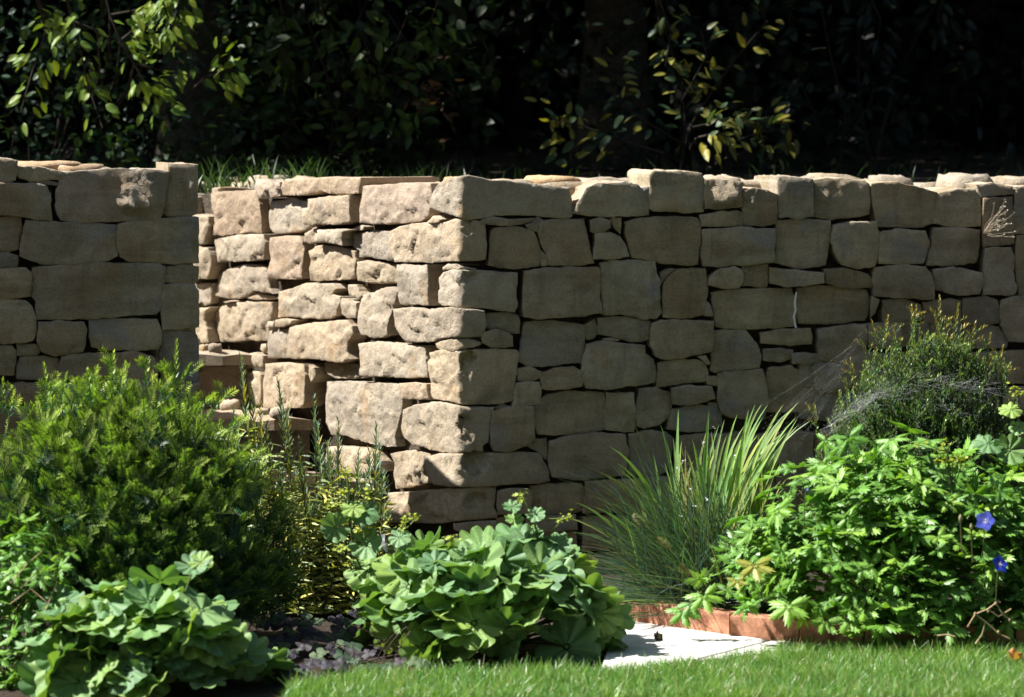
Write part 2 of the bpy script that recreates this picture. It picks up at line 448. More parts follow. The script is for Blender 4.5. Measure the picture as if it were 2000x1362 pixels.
# ------------------------------------------------------------------ left retaining wall
left_wall = thing('stone_wall', 'dry stone retaining wall in shade behind the yew bush, left of the steps', 'wall', (KL.x-.5, KL.y, 0))
chip(FL, 268, 370, 36, 40, .30); chip(FL, 376, 365, 22, 34, .25); chip(FL, 245, 400, 20, 10, .3)
LEFT = crop(0, 280, 2.724, pairs('''
-60 85 60 88 92 95 85 150 80 195 40 208 -60 206
88 132 150 125 215 132 290 140 335 155 325 195 250 192 170 195 110 190 90 165
155 200 220 193 310 210 300 226 240 218 165 212
-60 212 60 215 190 218 240 225 265 270 270 410 180 405 120 385 60 378 -60 385
330 155 420 148 560 142 700 140 800 140 893 152 890 225 872 300 865 370 845 400 700 412 560 415 420 418 330 408 305 370 300 310 310 230
900 118 980 112 1070 120 1085 165 1090 250 1085 370 1000 388 900 385 876 370 884 290 897 200
-60 405 60 392 110 400 115 430 105 500 95 560 40 570 -60 570
145 412 260 420 400 422 520 428 622 437 620 500 614 560 622 600 580 620 520 640 430 640 330 645 240 645 180 625 110 600 115 530 130 450
632 430 700 418 800 412 900 400 1000 394 1075 397 1080 480 1072 560 1065 635 960 638 830 635 700 628 644 605 628 540
-60 580 20 585 95 600 90 660 20 668 -60 670
-60 675 60 668 130 668 165 690 168 750 158 815 60 818 -60 820
180 665 260 655 400 650 560 642 700 638 830 643 875 655 876 740 853 820 858 870 828 910 700 915 600 922 470 930 330 935 200 935 190 890 197 840 173 810 180 740
882 660 960 652 1068 658 1062 735 980 742 885 738
870 760 940 748 1035 752 1060 790 1065 870 1062 975 970 985 870 990 864 920 862 840
-60 830 30 825 130 840 165 870 188 930 190 1000 170 1050 80 1060 -60 1062
210 955 330 948 440 955 460 990 450 1060 440 1110 370 1115 300 1130 230 1110 200 1050
480 935 600 935 720 940 830 938 850 980 855 1050 840 1095 720 1100 600 1098 490 1085 478 1010
860 1000 960 995 1035 1015 1065 1050 1085 1100 1088 1180 1080 1270 980 1280 862 1262 856 1130
-60 1085 60 1080 80 1110 75 1180 70 1228 -60 1225
95 1072 200 1075 215 1105 190 1125 95 1130
110 1138 220 1138 310 1148 310 1210 300 1260 95 1255 90 1180
330 1134 440 1122 540 1118 580 1124 580 1240 330 1260 318 1190
592 1124 700 1109 820 1142 835 1200 830 1260 700 1270 592 1260
940 1290 1060 1285 1078 1310 1075 1420 930 1420
'''))
for k, p in enumerate(LEFT):
    tops = k in (0, 1, 4, 5)
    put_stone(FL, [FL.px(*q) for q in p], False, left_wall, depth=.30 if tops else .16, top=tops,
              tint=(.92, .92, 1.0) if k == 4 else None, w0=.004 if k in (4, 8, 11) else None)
zt = FL.px(100, 385)[1]
zb = FL.px(200, 746)[1]; ue = FL.px(340, 700)[0]; uw = FL.px(-22, 700)[0]
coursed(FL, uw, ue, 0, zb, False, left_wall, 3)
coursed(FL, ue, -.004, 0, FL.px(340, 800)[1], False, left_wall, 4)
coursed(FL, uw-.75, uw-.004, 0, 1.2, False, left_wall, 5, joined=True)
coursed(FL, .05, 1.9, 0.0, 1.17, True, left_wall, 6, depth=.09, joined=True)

def core(name, pts, z0, z1, parent, mat=M_CORE):
    V = [(x, y, z0) for x, y in pts]+[(x, y, z1) for x, y in pts]; n = len(pts)
    q = [(i, (i+1) % n, n+(i+1) % n, n+i) for i in range(n)]
    me = mesh_np(name, V, [np.array(q), np.array([list(range(n, 2*n))])], mat, smooth=False)
    return link(name, me, parent)
def xy(f, u, w): p = f.pt(u, 0, w); return (p.x, p.y)
core('core', [xy(FL, -1.7, -.055), xy(FL, -.06, -.055), xy(FL, .06, -.055), xy(FL, 2.1, -.055), xy(FL, 2.1, -.40), xy(FL, .35, -.40), xy(FL, -1.7, -.36)], 0, 1.10, left_wall)

# ------------------------------------------------------------------ right wall with the sunlit return beside the steps
right_wall = thing('stone_wall', 'dry stone corner wall with a sunlit return face beside the steps', 'wall', (K.x, K.y, 0))
chip(FR, 922, 545, 18, 12, -.4); chip(FR, 915, 712, 18, 26, -.5); chip(FR, 908, 838, 16, 26, -.5); chip(FR, 930, 905, 26, 26, -.5)
chip(FR, 1415, 378, 26, 26, .6); chip(FR, 1275, 565, 14, 44, .16); chip(FR, 1610, 386, 10, 8, .5);
chip(FR, 915, 445, 14, 16, -.3); chip(FR, 930, 980, 22, 20, -.4); chip(FR, 1385, 600, 4, 4, .2); chip(FR, 1465, 395, 10, 10, .4); chip(FR, 1655, 360, 16, 8, .4)
STRIP = crop(380, 320, 3.405, pairs('''
65 160 135 155 110 190 105 300 62 315
-30 345 60 335 110 350 118 410 100 470 80 540 50 543 -30 540
-30 552 50 548 110 560 130 620 125 700 95 768 30 770 -30 765
-30 800 60 790 95 795 80 870 70 930 35 950 -30 950
-30 965 40 958 130 952 100 990 95 1040 110 1100 118 1185 60 1195 -30 1200
'''))
LIT = crop(380, 320, 3.405, pairs('''
108 195 180 182 300 178 385 180 400 230 410 310 415 400 413 462 330 462 250 468 180 482 110 475 105 445 125 400 118 330 112 260
125 503 200 488 280 471 380 468 470 468 478 520 462 580 450 640 350 652 250 652 135 655 130 600 125 540
110 740 180 700 260 672 330 668 400 675 440 690 455 760 465 830 490 868 420 860 360 848 300 888 240 903 150 898 88 880 95 830
302 898 352 856 450 876 510 896 440 908 340 910
180 917 240 906 250 917 200 930
105 990 150 950 220 922 330 917 440 920 495 922 500 980 480 1060 465 1130 462 1180 380 1185 330 1180 250 1190 130 1190 115 1110 100 1040
410 140 440 122 520 130 578 122 584 170 575 215 500 228 430 225 408 205
592 120 680 100 820 92 900 95 1000 90 1105 92 1100 140 1085 200 960 208 900 200 840 190 770 205 680 215 588 210 586 165
450 255 520 240 590 215 650 240 730 255 740 310 743 380 738 410 700 440 620 462 540 470 480 468 445 430 442 340
790 235 870 222 960 212 1048 208 1055 280 1052 330 1060 385 1000 405 900 410 800 412 752 402 750 340 754 300 788 290
495 495 560 478 680 480 695 520 705 580 700 650 690 700 692 765 620 772 540 770 470 768 485 700 500 640 485 570
705 462 760 436 790 434 798 480 798 520 740 540 705 520
804 437 900 434 990 432 1070 437 1000 457 993 500 998 548 940 538 870 525 812 525
725 433 770 416 790 423 745 438
1020 430 1075 405 1095 420 1090 443 1060 448
730 580 790 542 860 542 940 552 1030 582 1038 640 1028 700 1023 760 960 778 850 780 735 780 730 700 745 640
1002 462 1080 452 1200 442 1275 452 1285 520 1293 600 1290 650 1230 640 1170 640 1110 620 1045 630 1050 580 1012 560 1000 500
1042 653 1100 643 1180 653 1260 670 1335 682 1330 740 1325 800 1230 800 1120 800 1042 780 1038 720
540 850 640 825 740 790 800 800 860 795 920 795 940 830 910 870 960 885 965 920 940 960 925 1010 880 1035 780 1035 680 1030 600 1022 525 1025 530 940
1000 802 1060 802 1080 850 1098 880 1075 903 1000 875 995 830
970 893 1070 922 1063 1030 1000 1030 967 1000 964 940
1092 870 1160 850 1230 822 1290 817 1320 850 1310 930 1290 1000 1270 1080 1275 1140 1240 1162 1150 1160 1100 1140 1072 1080 1067 1000 1077 920
552 1037 600 1026 670 1040 650 1066 600 1090 549 1086
500 1047 545 1044 542 1087 500 1094
480 1112 540 1098 636 1098 636 1180 627 1250 618 1298 540 1300 475 1295 470 1200
646 1087 740 1064 860 1047 960 1040 1035 1042 1055 1080 1065 1130 1040 1180 1030 1250 1055 1300 1000 1325 900 1315 800 1298 700 1300 637 1290 642 1180
''')) + crop(380, 650, 2.724, pairs('''
862 58 960 45 1070 53 1120 64 1205 70 1215 140 1225 200 1225 240 1130 245 1030 240 930 235 870 230 872 150
662 158 760 153 856 180 863 243 800 250 720 248 682 225 664 200
400 163 500 158 620 163 630 220 625 300 620 380 600 400 500 402 388 405 384 300 390 220
637 168 660 183 668 235 650 268 632 230
290 112 330 102 370 122 372 185 290 190
340 62 370 57 372 93 350 110 335 90
290 205 368 205 378 240 374 310 358 390 300 395 288 300
682 262 800 256 930 265 1060 271 1088 278 1084 350 1076 420 1058 490 1040 560 1048 610 960 605 860 580 770 550 700 545 674 480 671 360
1097 268 1180 262 1245 273 1250 358 1180 360 1108 360
730 604 820 604 900 609 960 644 985 684 990 740 930 755 830 750 740 724 720 664
1003 645 1080 630 1180 623 1235 644 1246 690 1238 760 1248 798 1180 813 1100 828 1032 833 1014 770 1024 700
''')) + crop(700, 320, 3.405, pairs('''
20 148 120 138 250 128 400 124 465 130 468 200 460 300 445 350 400 385 300 398 180 406 60 403 2 393 2 330 12 220
457 390 500 347 530 347 562 370 540 393 480 400
250 668 340 665 420 678 472 666 470 760 462 860 460 943 330 943 257 938 243 860 250 760
'''))
CORNER = crop(700, 320, 3.405, pairs('''
485 290 495 210 530 140 600 100 740 82 870 112 1060 125 1200 138 1396 162 1415 250 1419 350 1384 372 1271 356 1171 345 1000 340 900 345 800 362 720 372 640 345 560 322
207 452 280 418 380 398 450 400 560 395 640 369 700 379 780 379 838 389 843 480 846 580 843 638 760 646 640 643 500 652 380 652 252 652 228 600 204 520
562 690 600 668 690 683 790 698 760 706 640 703 565 710
545 760 570 723 640 711 720 715 860 718 960 725 1053 728 1048 800 1043 880 1053 930 1030 983 950 978 860 963 760 953 660 950 580 943 542 925 538 850
228 968 330 958 430 963 470 978 540 965 620 958 680 963 760 968 826 978 836 1040 828 1110 808 1148 740 1153 660 1153 560 1158 480 1178 380 1187 300 1177 272 1140 243 1080
517 1195 560 1178 640 1168 720 1165 800 1182 813 1200 760 1220 650 1236 560 1238 522 1225
''')) + crop(700, 650, 2.724, pairs('''
380 108 440 95 520 98 640 93 760 88 838 95 846 130 833 220 830 320 828 363 740 376 620 380 540 376 460 360 392 353 374 320 382 240 371 160
238 412 300 384 400 374 500 388 600 398 716 398 713 450 698 520 683 580 658 600 658 632 580 633 500 638 410 623 300 598 243 560 224 500
387 662 440 643 540 648 700 643 850 635 965 643 983 680 1008 740 1013 788 960 803 840 803 720 810 600 813 500 816 422 806 393 770 381 710
157 853 260 848 380 841 480 831 580 828 680 821 726 823 723 880 713 930 733 960 728 983 640 993 560 998 450 1008 330 1010 192 1008 158 983
512 1015 580 1012 650 1003 725 1001 722 1045 640 1060 575 1065 515 1045
430 1090 500 1075 580 1085 700 1082 828 1077 828 1180 580 1185 440 1185
'''))
RIGHT = crop(700, 320, 3.405, pairs('''
822 372 900 352 1000 371 1100 365 1168 361 1160 385 1080 405 960 408 870 405 827 397
1117 407 1160 393 1190 361 1218 378 1213 420 1190 446 1142 430
892 452 920 428 1000 421 1090 428 1158 453 1182 500 1202 570 1209 640 1203 676 1120 688 1040 690 950 688 873 673 878 600 881 520
852 1003 930 995 1000 998 1068 1013 1078 1060 1073 1128 1000 1126 940 1103 857 1098
822 1122 900 1108 980 1123 1020 1147 1020 1210 960 1220 880 1213 822 1190
''')) + crop(1000, 320, 2.724, pairs('''
325 265 350 210 400 130 440 108 520 105 610 102 660 110 680 130 725 125 726 200 723 272 640 277 540 277 420 275
735 60 760 40 860 42 950 48 1010 55 1022 90 1023 180 1020 255 950 260 860 250 760 248 734 235 732 150
1030 90 1080 85 1180 92 1225 105 1228 190 1223 225 1150 233 1090 238 1032 238 1030 160
1007 272 1100 258 1200 250 1230 264 1228 330 1120 333 1012 333
162 307 260 298 378 302 393 370 412 450 430 525 350 537 260 539 197 534 183 470 158 420 141 360
152 460 183 492 186 538 157 538
417 302 470 290 517 302 519 338 478 367 422 360
527 297 583 292 578 372 552 343
442 373 518 364 568 393 602 440 620 493 540 503 437 503 442 440
607 312 680 292 800 287 920 285 985 292 1001 330 998 430 983 530 930 540 820 528 720 513 640 498 622 430 612 370
1014 353 1100 348 1250 343 1393 348 1393 440 1388 523 1300 533 1200 536 1130 548 1022 543 1009 500 1014 430
67 573 150 563 300 555 458 551 467 620 465 720 477 793 380 806 260 813 150 823 62 813 58 700
473 533 540 515 640 513 758 521 768 580 788 640 778 720 797 790 768 820 690 826 630 803 560 798 492 803 481 720 473 620
808 640 852 592 882 565 960 558 1028 563 1043 620 1038 710 1018 798 940 818 860 823 808 813 803 720
797 580 840 563 870 563 830 600 802 636
1037 734 1058 762 1068 808 1024 810
1057 597 1110 563 1180 551 1218 567 1226 620 1198 658 1130 663 1053 643
1237 548 1360 538 1363 600 1358 653 1300 653 1237 638
1067 688 1150 675 1260 671 1380 665 1493 663 1510 730 1508 863 1400 876 1280 878 1160 878 1092 868 1078 780
72 848 180 838 300 848 383 862 393 930 388 1008 368 1058 280 1063 180 1076 82 1076 38 1048 53 960
393 862 443 830 460 900 438 923 404 932
467 823 560 815 640 823 737 842 733 933 680 948 600 938 530 918 468 908
487 932 530 928 572 939 540 950 492 946
748 853 800 835 900 835 1000 838 1067 841 1070 920 1065 998 980 1013 880 1033 802 1038 767 1018 743 970 741 900
1078 893 1180 888 1250 893 1278 932 1307 972 1329 1030 1317 1088 1240 1093 1160 1098 1086 1112 1064 1098 1071 1000
402 963 480 948 600 961 703 971 708 1012 752 1042 762 1100 759 1163 690 1178 600 1183 500 1202 402 1192 375 1158 378 1060
27 1093 100 1088 156 1107 153 1138 100 1156 32 1153
163 1112 230 1093 320 1083 367 1102 372 1150 367 1183 280 1193 182 1202 158 1193
783 1063 880 1048 980 1045 1032 1062 1045 1110 1042 1158 980 1163 900 1168 822 1187 774 1192
992 1027 1030 1022 1053 1060 1040 1069
1043 1133 1106 1133 1103 1178 1043 1173
853 1193 950 1183 1058 1185 1072 1250 1000 1268 930 1283 853 1278
1048 1273 1083 1278 1093 1310 1048 1308
1098 1118 1200 1108 1327 1098 1347 1150 1357 1250 1337 1348 1280 1360 1180 1348 1113 1328 1098 1240
''')) + crop(700, 650, 2.724, pairs('''
847 268 958 265 966 300 963 373 900 386 823 388 833 330
977 353 1012 328 1120 318 1230 321 1307 323 1322 360 1315 440 1312 513 1260 528 1130 540 1022 543 963 540 938 490 933 400
717 423 800 398 923 393 928 460 936 560 898 598 800 628 722 626 703 580 708 490
727 402 770 381 810 396 760 409
942 573 1003 563 1006 640 998 677 960 632 904 607
742 843 800 831 870 833 900 833 918 850 915 960 840 963 742 968
922 818 1040 808 1188 803 1206 840 1198 948 1150 958 1000 968 925 960
737 988 868 978 883 1050 860 1060 732 1058
892 988 1000 978 1148 968 1158 1048 1000 1053 892 1053
840 1078 1000 1068 1158 1065 1168 1178 842 1178
''')) + crop(1000, 650, 2.27, pairs('''
427 272 543 270 548 350 543 438 480 436 417 430 422 350
567 252 640 247 698 267 710 320 698 368 650 408 590 423 558 413 563 330
172 483 260 458 400 448 498 453 513 520 503 598 488 633 400 638 280 653 182 638 163 570
522 453 600 438 680 443 718 473 703 560 688 618 600 638 513 628 527 550
703 343 790 328 870 324 923 353 928 418 850 433 760 438 693 428
''')) + crop(1450, 320, 2.476, pairs('''
10 130 50 122 120 128 165 150 166 220 163 290 90 298 10 298 7 220
175 65 240 70 335 80 338 160 342 253 270 260 182 256 174 160
347 87 400 74 500 77 590 82 610 102 616 180 610 243 540 256 430 268 362 258 348 180
627 97 720 92 800 107 900 127 943 142 933 220 923 288 860 306 760 303 662 303 642 240 630 160
937 182 960 143 1050 128 1130 128 1153 172 1158 240 1153 298 1040 308 932 288
1142 102 1200 97 1308 110 1313 148 1200 153 1167 168
1172 173 1308 163 1316 260 1318 383 1250 393 1172 398 1163 330
1327 117 1440 112 1440 248 1322 253
1322 262 1440 258 1440 333 1327 338
172 278 280 271 428 278 433 330 413 420 408 488 330 503 240 498 168 478 168 380
447 302 520 285 648 278 656 360 648 450 638 493 560 503 482 488 448 430 433 370
662 332 760 321 878 328 903 380 888 440 868 483 760 480 658 483 658 410
932 313 1040 315 1148 323 1143 400 1128 478 1020 488 893 493 903 430 923 370
1177 413 1298 408 1313 460 1303 520 1326 600 1308 628 1163 633 1168 520
1332 352 1440 348 1440 638 1337 638 1323 500
7 498 123 491 126 540 108 596 7 588
137 503 250 518 386 528 383 576 290 588 210 593 137 578
402 513 500 508 600 533 628 553 623 596 540 598 460 598 402 573
642 503 760 493 878 498 903 532 920 600 918 657 820 647 740 647 642 637 632 570
922 513 1020 501 1153 528 1156 580 1138 628 1040 633 932 608
277 603 380 593 500 601 603 612 618 660 613 720 593 758 500 768 400 773 282 773 267 720 267 650
627 643 658 662 638 718 622 737
97 818 200 803 328 798 340 830 336 873 230 878 97 868
372 803 460 788 598 778 598 860 578 948 470 958 377 948 372 880
112 898 243 903 238 943 180 958 107 953
242 918 333 923 348 963 242 968
132 988 230 983 300 1013 343 1053 348 1120 328 1198 122 1198 117 1080
342 973 460 968 498 978 498 1098 362 1108
682 663 780 658 858 683 868 758 682 768
882 673 1000 658 1058 663 1058 768 882 768
1067 653 1180 643 1233 663 1246 720 1238 768 1130 783 1072 768
1252 663 1300 648 1440 648 1440 858 1292 858 1250 780
612 775 760 772 760 880 612 890
770 772 900 772 900 870 770 880
910 772 1060 775 1060 880 910 875
1068 778 1240 790 1285 860 1275 890 1070 890
'''))
for k, p in enumerate(STRIP): put_stone(FR, [FR.px(*q) for q in p], True, right_wall, depth=.12)
for k, p in enumerate(LIT):
    tops = k in (0, 6, 7, 37)
    put_stone(FR, [FR.px(*q) for q in p], True, right_wall, depth=.28 if tops else .12, top=tops,
              tint=(1.02, .95, .93) if k in (0, 6, 7, 37, 10, 34) else None)
for k, p in enumerate(CORNER):
    put_stone(FR, [FR.px(*q) for q in p], None, right_wall, depth=.075, top=(k == 0), w0=rs.uniform(-.004, .008), tint=(1.1, 1.1, 1.08) if k == 6 else None)
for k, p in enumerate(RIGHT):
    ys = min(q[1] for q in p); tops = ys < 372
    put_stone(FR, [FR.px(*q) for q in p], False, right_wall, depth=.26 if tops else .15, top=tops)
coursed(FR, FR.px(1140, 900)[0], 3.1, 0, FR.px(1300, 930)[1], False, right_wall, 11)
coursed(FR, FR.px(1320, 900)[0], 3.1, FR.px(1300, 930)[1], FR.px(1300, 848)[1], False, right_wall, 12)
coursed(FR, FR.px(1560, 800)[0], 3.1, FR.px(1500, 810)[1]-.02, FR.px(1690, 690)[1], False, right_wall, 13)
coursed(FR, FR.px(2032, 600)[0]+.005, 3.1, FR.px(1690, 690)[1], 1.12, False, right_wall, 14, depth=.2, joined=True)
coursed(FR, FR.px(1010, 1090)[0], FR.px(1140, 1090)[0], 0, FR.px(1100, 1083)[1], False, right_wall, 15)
coursed(FR, -2.5, FR.px(372, 600)[0]-.005, .55, 1.08, True, right_wall, 16, joined=True)
coursed(FR, -1.0, FR.px(905, 1100)[0], 0, .10, True, right_wall, 17, joined=True)
core('core', [xy(FR, -2.6, -.05), xy(FR, -.05, -.05), xy(FR, .05, -.05), xy(FR, 3.2, -.05), xy(FR, 3.2, -.36), xy(FR, .4, -.36), xy(FR, -.4, -.42), xy(FR, -2.6, -.36)], 0, 1.075, right_wall)

# white dropping streak down one stone
P_ = [(1551, 570), (1548, 590), (1549, 605), (1546, 618), (1550, 640)]; V = []
for i, (x, y) in enumerate(P_):
    for dx in (-1.6-.5*(i % 2), 1.6+.6*(i % 3)): u, z = FR.px(x+dx, y); V.append(tuple(FR.pt(u, z, .022)))
link('dropping_streak', mesh_np('dropping_streak', V, np.array([(2*i, 2*i+1, 2*i+3, 2*i+2) for i in range(4)]), M_WHITE), right_wall)
# loose flat stones bedded on the wall tops
def slab(parent, p, sx, sy, sz, rz, tilt=0, tint=None):
    r = random.Random(int(p[0]*991+p[1]*77)); n = 14; V = []; 
    prof = [(.0, .72), (.25, .97), (.7, 1.0), (1.0, .9), (1.02, .45)]
    rad = [r.uniform(.78, 1.12) for _ in range(n)]
    for (h, s) in prof:
        for k in range(n):
            t = 2*math.pi*k/n; c, q = math.cos(t), math.sin(t)
            f = s*rad[k]*(1/max(abs(c), abs(q)))**.55
            V.append((c*f*sx/2, q*f*sy/2, (h+r.uniform(-.10, .10))*sz))
    V.append((0, 0, sz)); F = []; m = len(prof)
    for a in range(m-1):
        for k in range(n): F.append((a*n+k, a*n+(k+1) % n, (a+1)*n+(k+1) % n, (a+1)*n+k))
    T = [((m-1)*n+k, (m-1)*n+(k+1) % n, len(V)-1) for k in range(n)]
    me = mesh_np('stone', V, [np.array(F), np.array(T), np.array([list(range(n))[::-1]])], M_ROUGH)
    o = link('stone', me, parent, Matrix.Translation(p) @ Matrix.Rotation(rz, 4, 'Z') @ Matrix.Rotation(tilt, 4, 'Y'))
    if tint: o.color = (*tint, 1)
    return o
r = random.Random(21)
for k in range(34):
    u = -.15 + k*.095; p = FR.pt(max(u, .02), 0, -.20-r.uniform(0, .16))
    slab(right_wall, (p.x, p.y, 1.07), r.uniform(.12, .22), r.uniform(.1, .18), r.uniform(.05, .085), WA+r.uniform(-.3, .3), r.uniform(-.08, .08))
for x, y, sx, sz, ti in ((1110, 345, .17, .04, (1.15, .92, .68)), (1040, 352, .15, .045, None), (925, 347, .07, .03, (1.0, .85, .62)), (1500, 352, .2, .05, None), (1200, 357, .2, .03, None), (1090, 362, .18, .03, (1.08, .9, .75))):
    u = FR.px(x, 400)[0]; p = FR.pt(u, 0, -.24); z = at(x, y, p.y).z-sz
    slab(right_wall, (p.x, p.y, z), sx, .14, sz, WA, .03, ti)
for k in range(18):
    u = -.2-k*.11; p = FR.pt(u, 0, -.24-r.uniform(0, .12))
    slab(right_wall, (p.x, p.y, 1.06), r.uniform(.12, .2), r.uniform(.1, .18), r.uniform(.04, .07), r.uniform(-.4, .4)+2.1, 0)
for k in range(14):
    u = -.12-k*.1; p = FL.pt(u, 0, -.27-r.uniform(0, .1))
    slab(left_wall, (p.x, p.y, 1.08), r.uniform(.14, .22), r.uniform(.12, .2), r.uniform(.07, .10), WA+r.uniform(-.2, .2), 0)
for x, y, sx, sz in ((95, 322, .24, .03), (165, 328, .16, .03)):
    p = FL.pt(FL.px(x, 400)[0], 0, -.2); z = at(x, y-6, p.y).z-sz
    slab(left_wall, (p.x, p.y, z), sx, .2, sz, WA, 0, (1.05, .92, .8))
for k in range(12):
    p = FL.pt(.2+k*.13, 0, -.2); slab(left_wall, (p.x, p.y, 1.09), .18, .16, .07, 2.1+r.uniform(-.3, .3), 0)

# ------------------------------------------------------------------ steps between the two walls
steps = thing('stone_steps', 'rough stone steps rising between the two dry stone walls', 'steps', (K.x-.35, K.y, 0))
edges = [FR.px(890, 1087), FR.px(737, 938), FR.px(606, 814), FR.px(492, 688)]
ul, zl = edges[-1]
for k in range(1, 4): edges.append((ul-.37*k, zl+.165*k))
SW = 0.80
sdir = Vector((math.cos(R(7)), math.sin(R(7)), 0))      # along a riser, left to right
for i, (u, z) in enumerate(edges):
    z0 = edges[i-1][1] if i else 0.0
    Pr = FR.pt(u, 0, .03)                                 # right end of the riser line, at the return face
    Pl = Pr - sdir*SW
    back = ldir
    SF = Face(Vector((Pl.x, Pl.y, 0)), -sdir, Vector((sdir.y, -sdir.x, 0)), sdir, Vector((sdir.y, -sdir.x, 0)), r=1e-4)
    h = z-z0; rr = random.Random(40+i)
    cut = [0]+[SW*q+rr.uniform(-.03, .03) for q in (.18, .37, .55, .76)]+[SW+.03]
    th = .038
    for a, b in zip(cut[:-1], cut[1:]):                   # riser stones, then the tread slab that overhangs them
        j = lambda: rr.uniform(-.004, .004)
        put_stone(SF, [(a+.004, z0-.02+j()), ((a+b)/2, z0-.02), (b-.004, z0-.02+j()), (b-.004+j(), z-th+j()), ((a+b)/2, z-th-.004+j()), (a+.004+j(), z-th+j())], True, steps, depth=.1, w0=-.03+rr.uniform(-.02, .015), tint=(.60, .58, .56))  # darker tint puts part of the risers' shade into their colour
    for a, b in ((0, .42+rr.uniform(-.08, .08)), (None, SW+.03)):
        a = a if a is not None else bb+.006
        bb = b
        nx, ny = 9, 8; V = []; F = []
        for layer in (0, 1):
            for jy in range(ny):
                for ix in range(nx):
                    s = a+(b-a)*ix/(nx-1); d = -.012+(.40)*jy/(ny-1)
                    P = Pl + sdir*s + back*d
                    q = Vector((P.x*16, P.y*16, z*9))
                    e = min(ix, nx-1-ix, jy, 9) == 0
                    zz = z-(.006 if e else 0)+noise.fractal(q, 1, 2, 3)*.011 if layer else z-th
                    off = noise.fractal(q*1.6, 1, 2, 3)*.022 if jy == 0 else 0
                    V.append((P.x, P.y+off, zz))
        g = nx*ny
        for jy in range(ny-1):
            for ix in range(nx-1):
                k = jy*nx+ix; F.append((g+k, g+k+1, g+k+nx+1, g+k+nx)); F.append((k, k+nx, k+nx+1, k+1))
        per = [ix for ix in range(nx)]+[jy*nx+nx-1 for jy in range(1, ny)]+[(ny-1)*nx+ix for ix in range(nx-2, -1, -1)]+[jy*nx for jy in range(ny-2, 0, -1)]
        for k in range(len(per)): F.append((per[k], per[(k+1) % len(per)], g+per[(k+1) % len(per)], g+per[k]))
        org = np.mean(np.array(V), axis=0)
        link('tread', mesh_np('tread', np.array(V)-org, np.array(F), M_ROUGH, smooth=False), steps, Matrix.Translation(org)).color = (.84, .82, .80, 1)
# stones and soil washed down onto the lowest treads
for x, y, sx, sz in ((820, 1062, .11, .05), (790, 1052, .07, .035), (872, 1060, .09, .04), (850, 1078, .05, .02), (470, 676, .05, .025), (690, 925, .05, .02), (560, 802, .06, .02), (450, 668, .04, .02), (420, 672, .07, .03), (500, 798, .08, .03), (600, 925, .07, .03), (640, 800, .04, .02)):
    u, z = FR.px(x, y); p = FR.pt(u, 0, .09); e = max(q[1] for q in edges if q[0] >= u-.02)
    slab(steps, (p.x, p.y, e-.004), sx, sx*.8, sz*1.1, y*.1)

# ------------------------------------------------------------------ ground, bank, paving
def flat(name, pts, mat, z=0, kind='structure', parent=None):
    V = [(p[0], p[1], p[2] if len(p) > 2 else z) for p in pts]
    o = link(name, mesh_np(name, V, np.array([list(range(len(V)))]), mat, smooth=False), parent)
    if kind and parent is None: o['kind'] = kind
    return o
flat('ground', [(-300, -100, -.012), (300, -100, -.012), (300, 500, -.012), (-300, 500, -.012)], M_SOIL)
def bz(x, y): return (x, y, 1.045+.022*(y-10))
a = FR.pt(3.15, 0, -.2); b = FR.pt(.2, 0, -.2); c = FR.pt(-.2, 0, -.2); d = FR.pt(-2.5, 0, -.2)
e = FL.pt(1.95, 0, -.2); f = FL.pt(.2, 0, -.2); g = FL.pt(-1.7, 0, -.2)
pts = [bz(*xy_) for xy_ in ((40, a.y), (a.x, a.y), (b.x, b.y), (c.x, c.y), (d.x, d.y))]
V = [bz(g.x-40, g.y), bz(g.x, g.y), bz(f.x, f.y), bz(e.x, e.y), bz(d.x, d.y), bz(c.x, c.y), bz(b.x, b.y), bz(a.x, a.y), bz(a.x+40, a.y), bz(60, 90), bz(-60, 90)]
me = mesh_np('bank', V, [np.array([[0, 1, 2, 3, 10]]), np.array([[4, 5, 6, 7, 8, 9, 10, 3]])], M_SOIL, smooth=False)
bank = link('bank', me); bank['kind'] = 'structure'

# ------------------------------------------------------------------ leaf templates (leaf axis +Y, upper side +Z)
def t_ovate(L=1, W=.5, fold=.12, curl=.15, tip=1.0, mid=None, edge=(1, 1, 1), rows=8):
    V = []; Cc = []; F = []
    xs = (-1, -.5, 0, .5, 1)
    for i in range(rows):
        t = i/(rows-1); wd = W/2*(math.sin(math.pi*min(1, t**.85))**.8)*(1-.18*t*tip) if 0 < i < rows-1 else .004
        for x in xs:
            V.append((x*wd, t*L, fold*abs(x)*wd*2 - curl*t*t + .015*math.sin(t*9+x*2)))
            if mid is None: Cc.append(tuple(c*(1.12 if abs(x) < .1 else 1) for c in edge))
            else: Cc.append(mid if abs(x) < .6 else edge)
    n = len(xs)
    for i in range(rows-1):
        for k in range(n-1): F.append((i*n+k, i*n+k+1, (i+1)*n+k+1, (i+1)*n+k))
    return np.array(V, dtype=np.float32), np.array(F), np.array(Cc, dtype=np.float32)
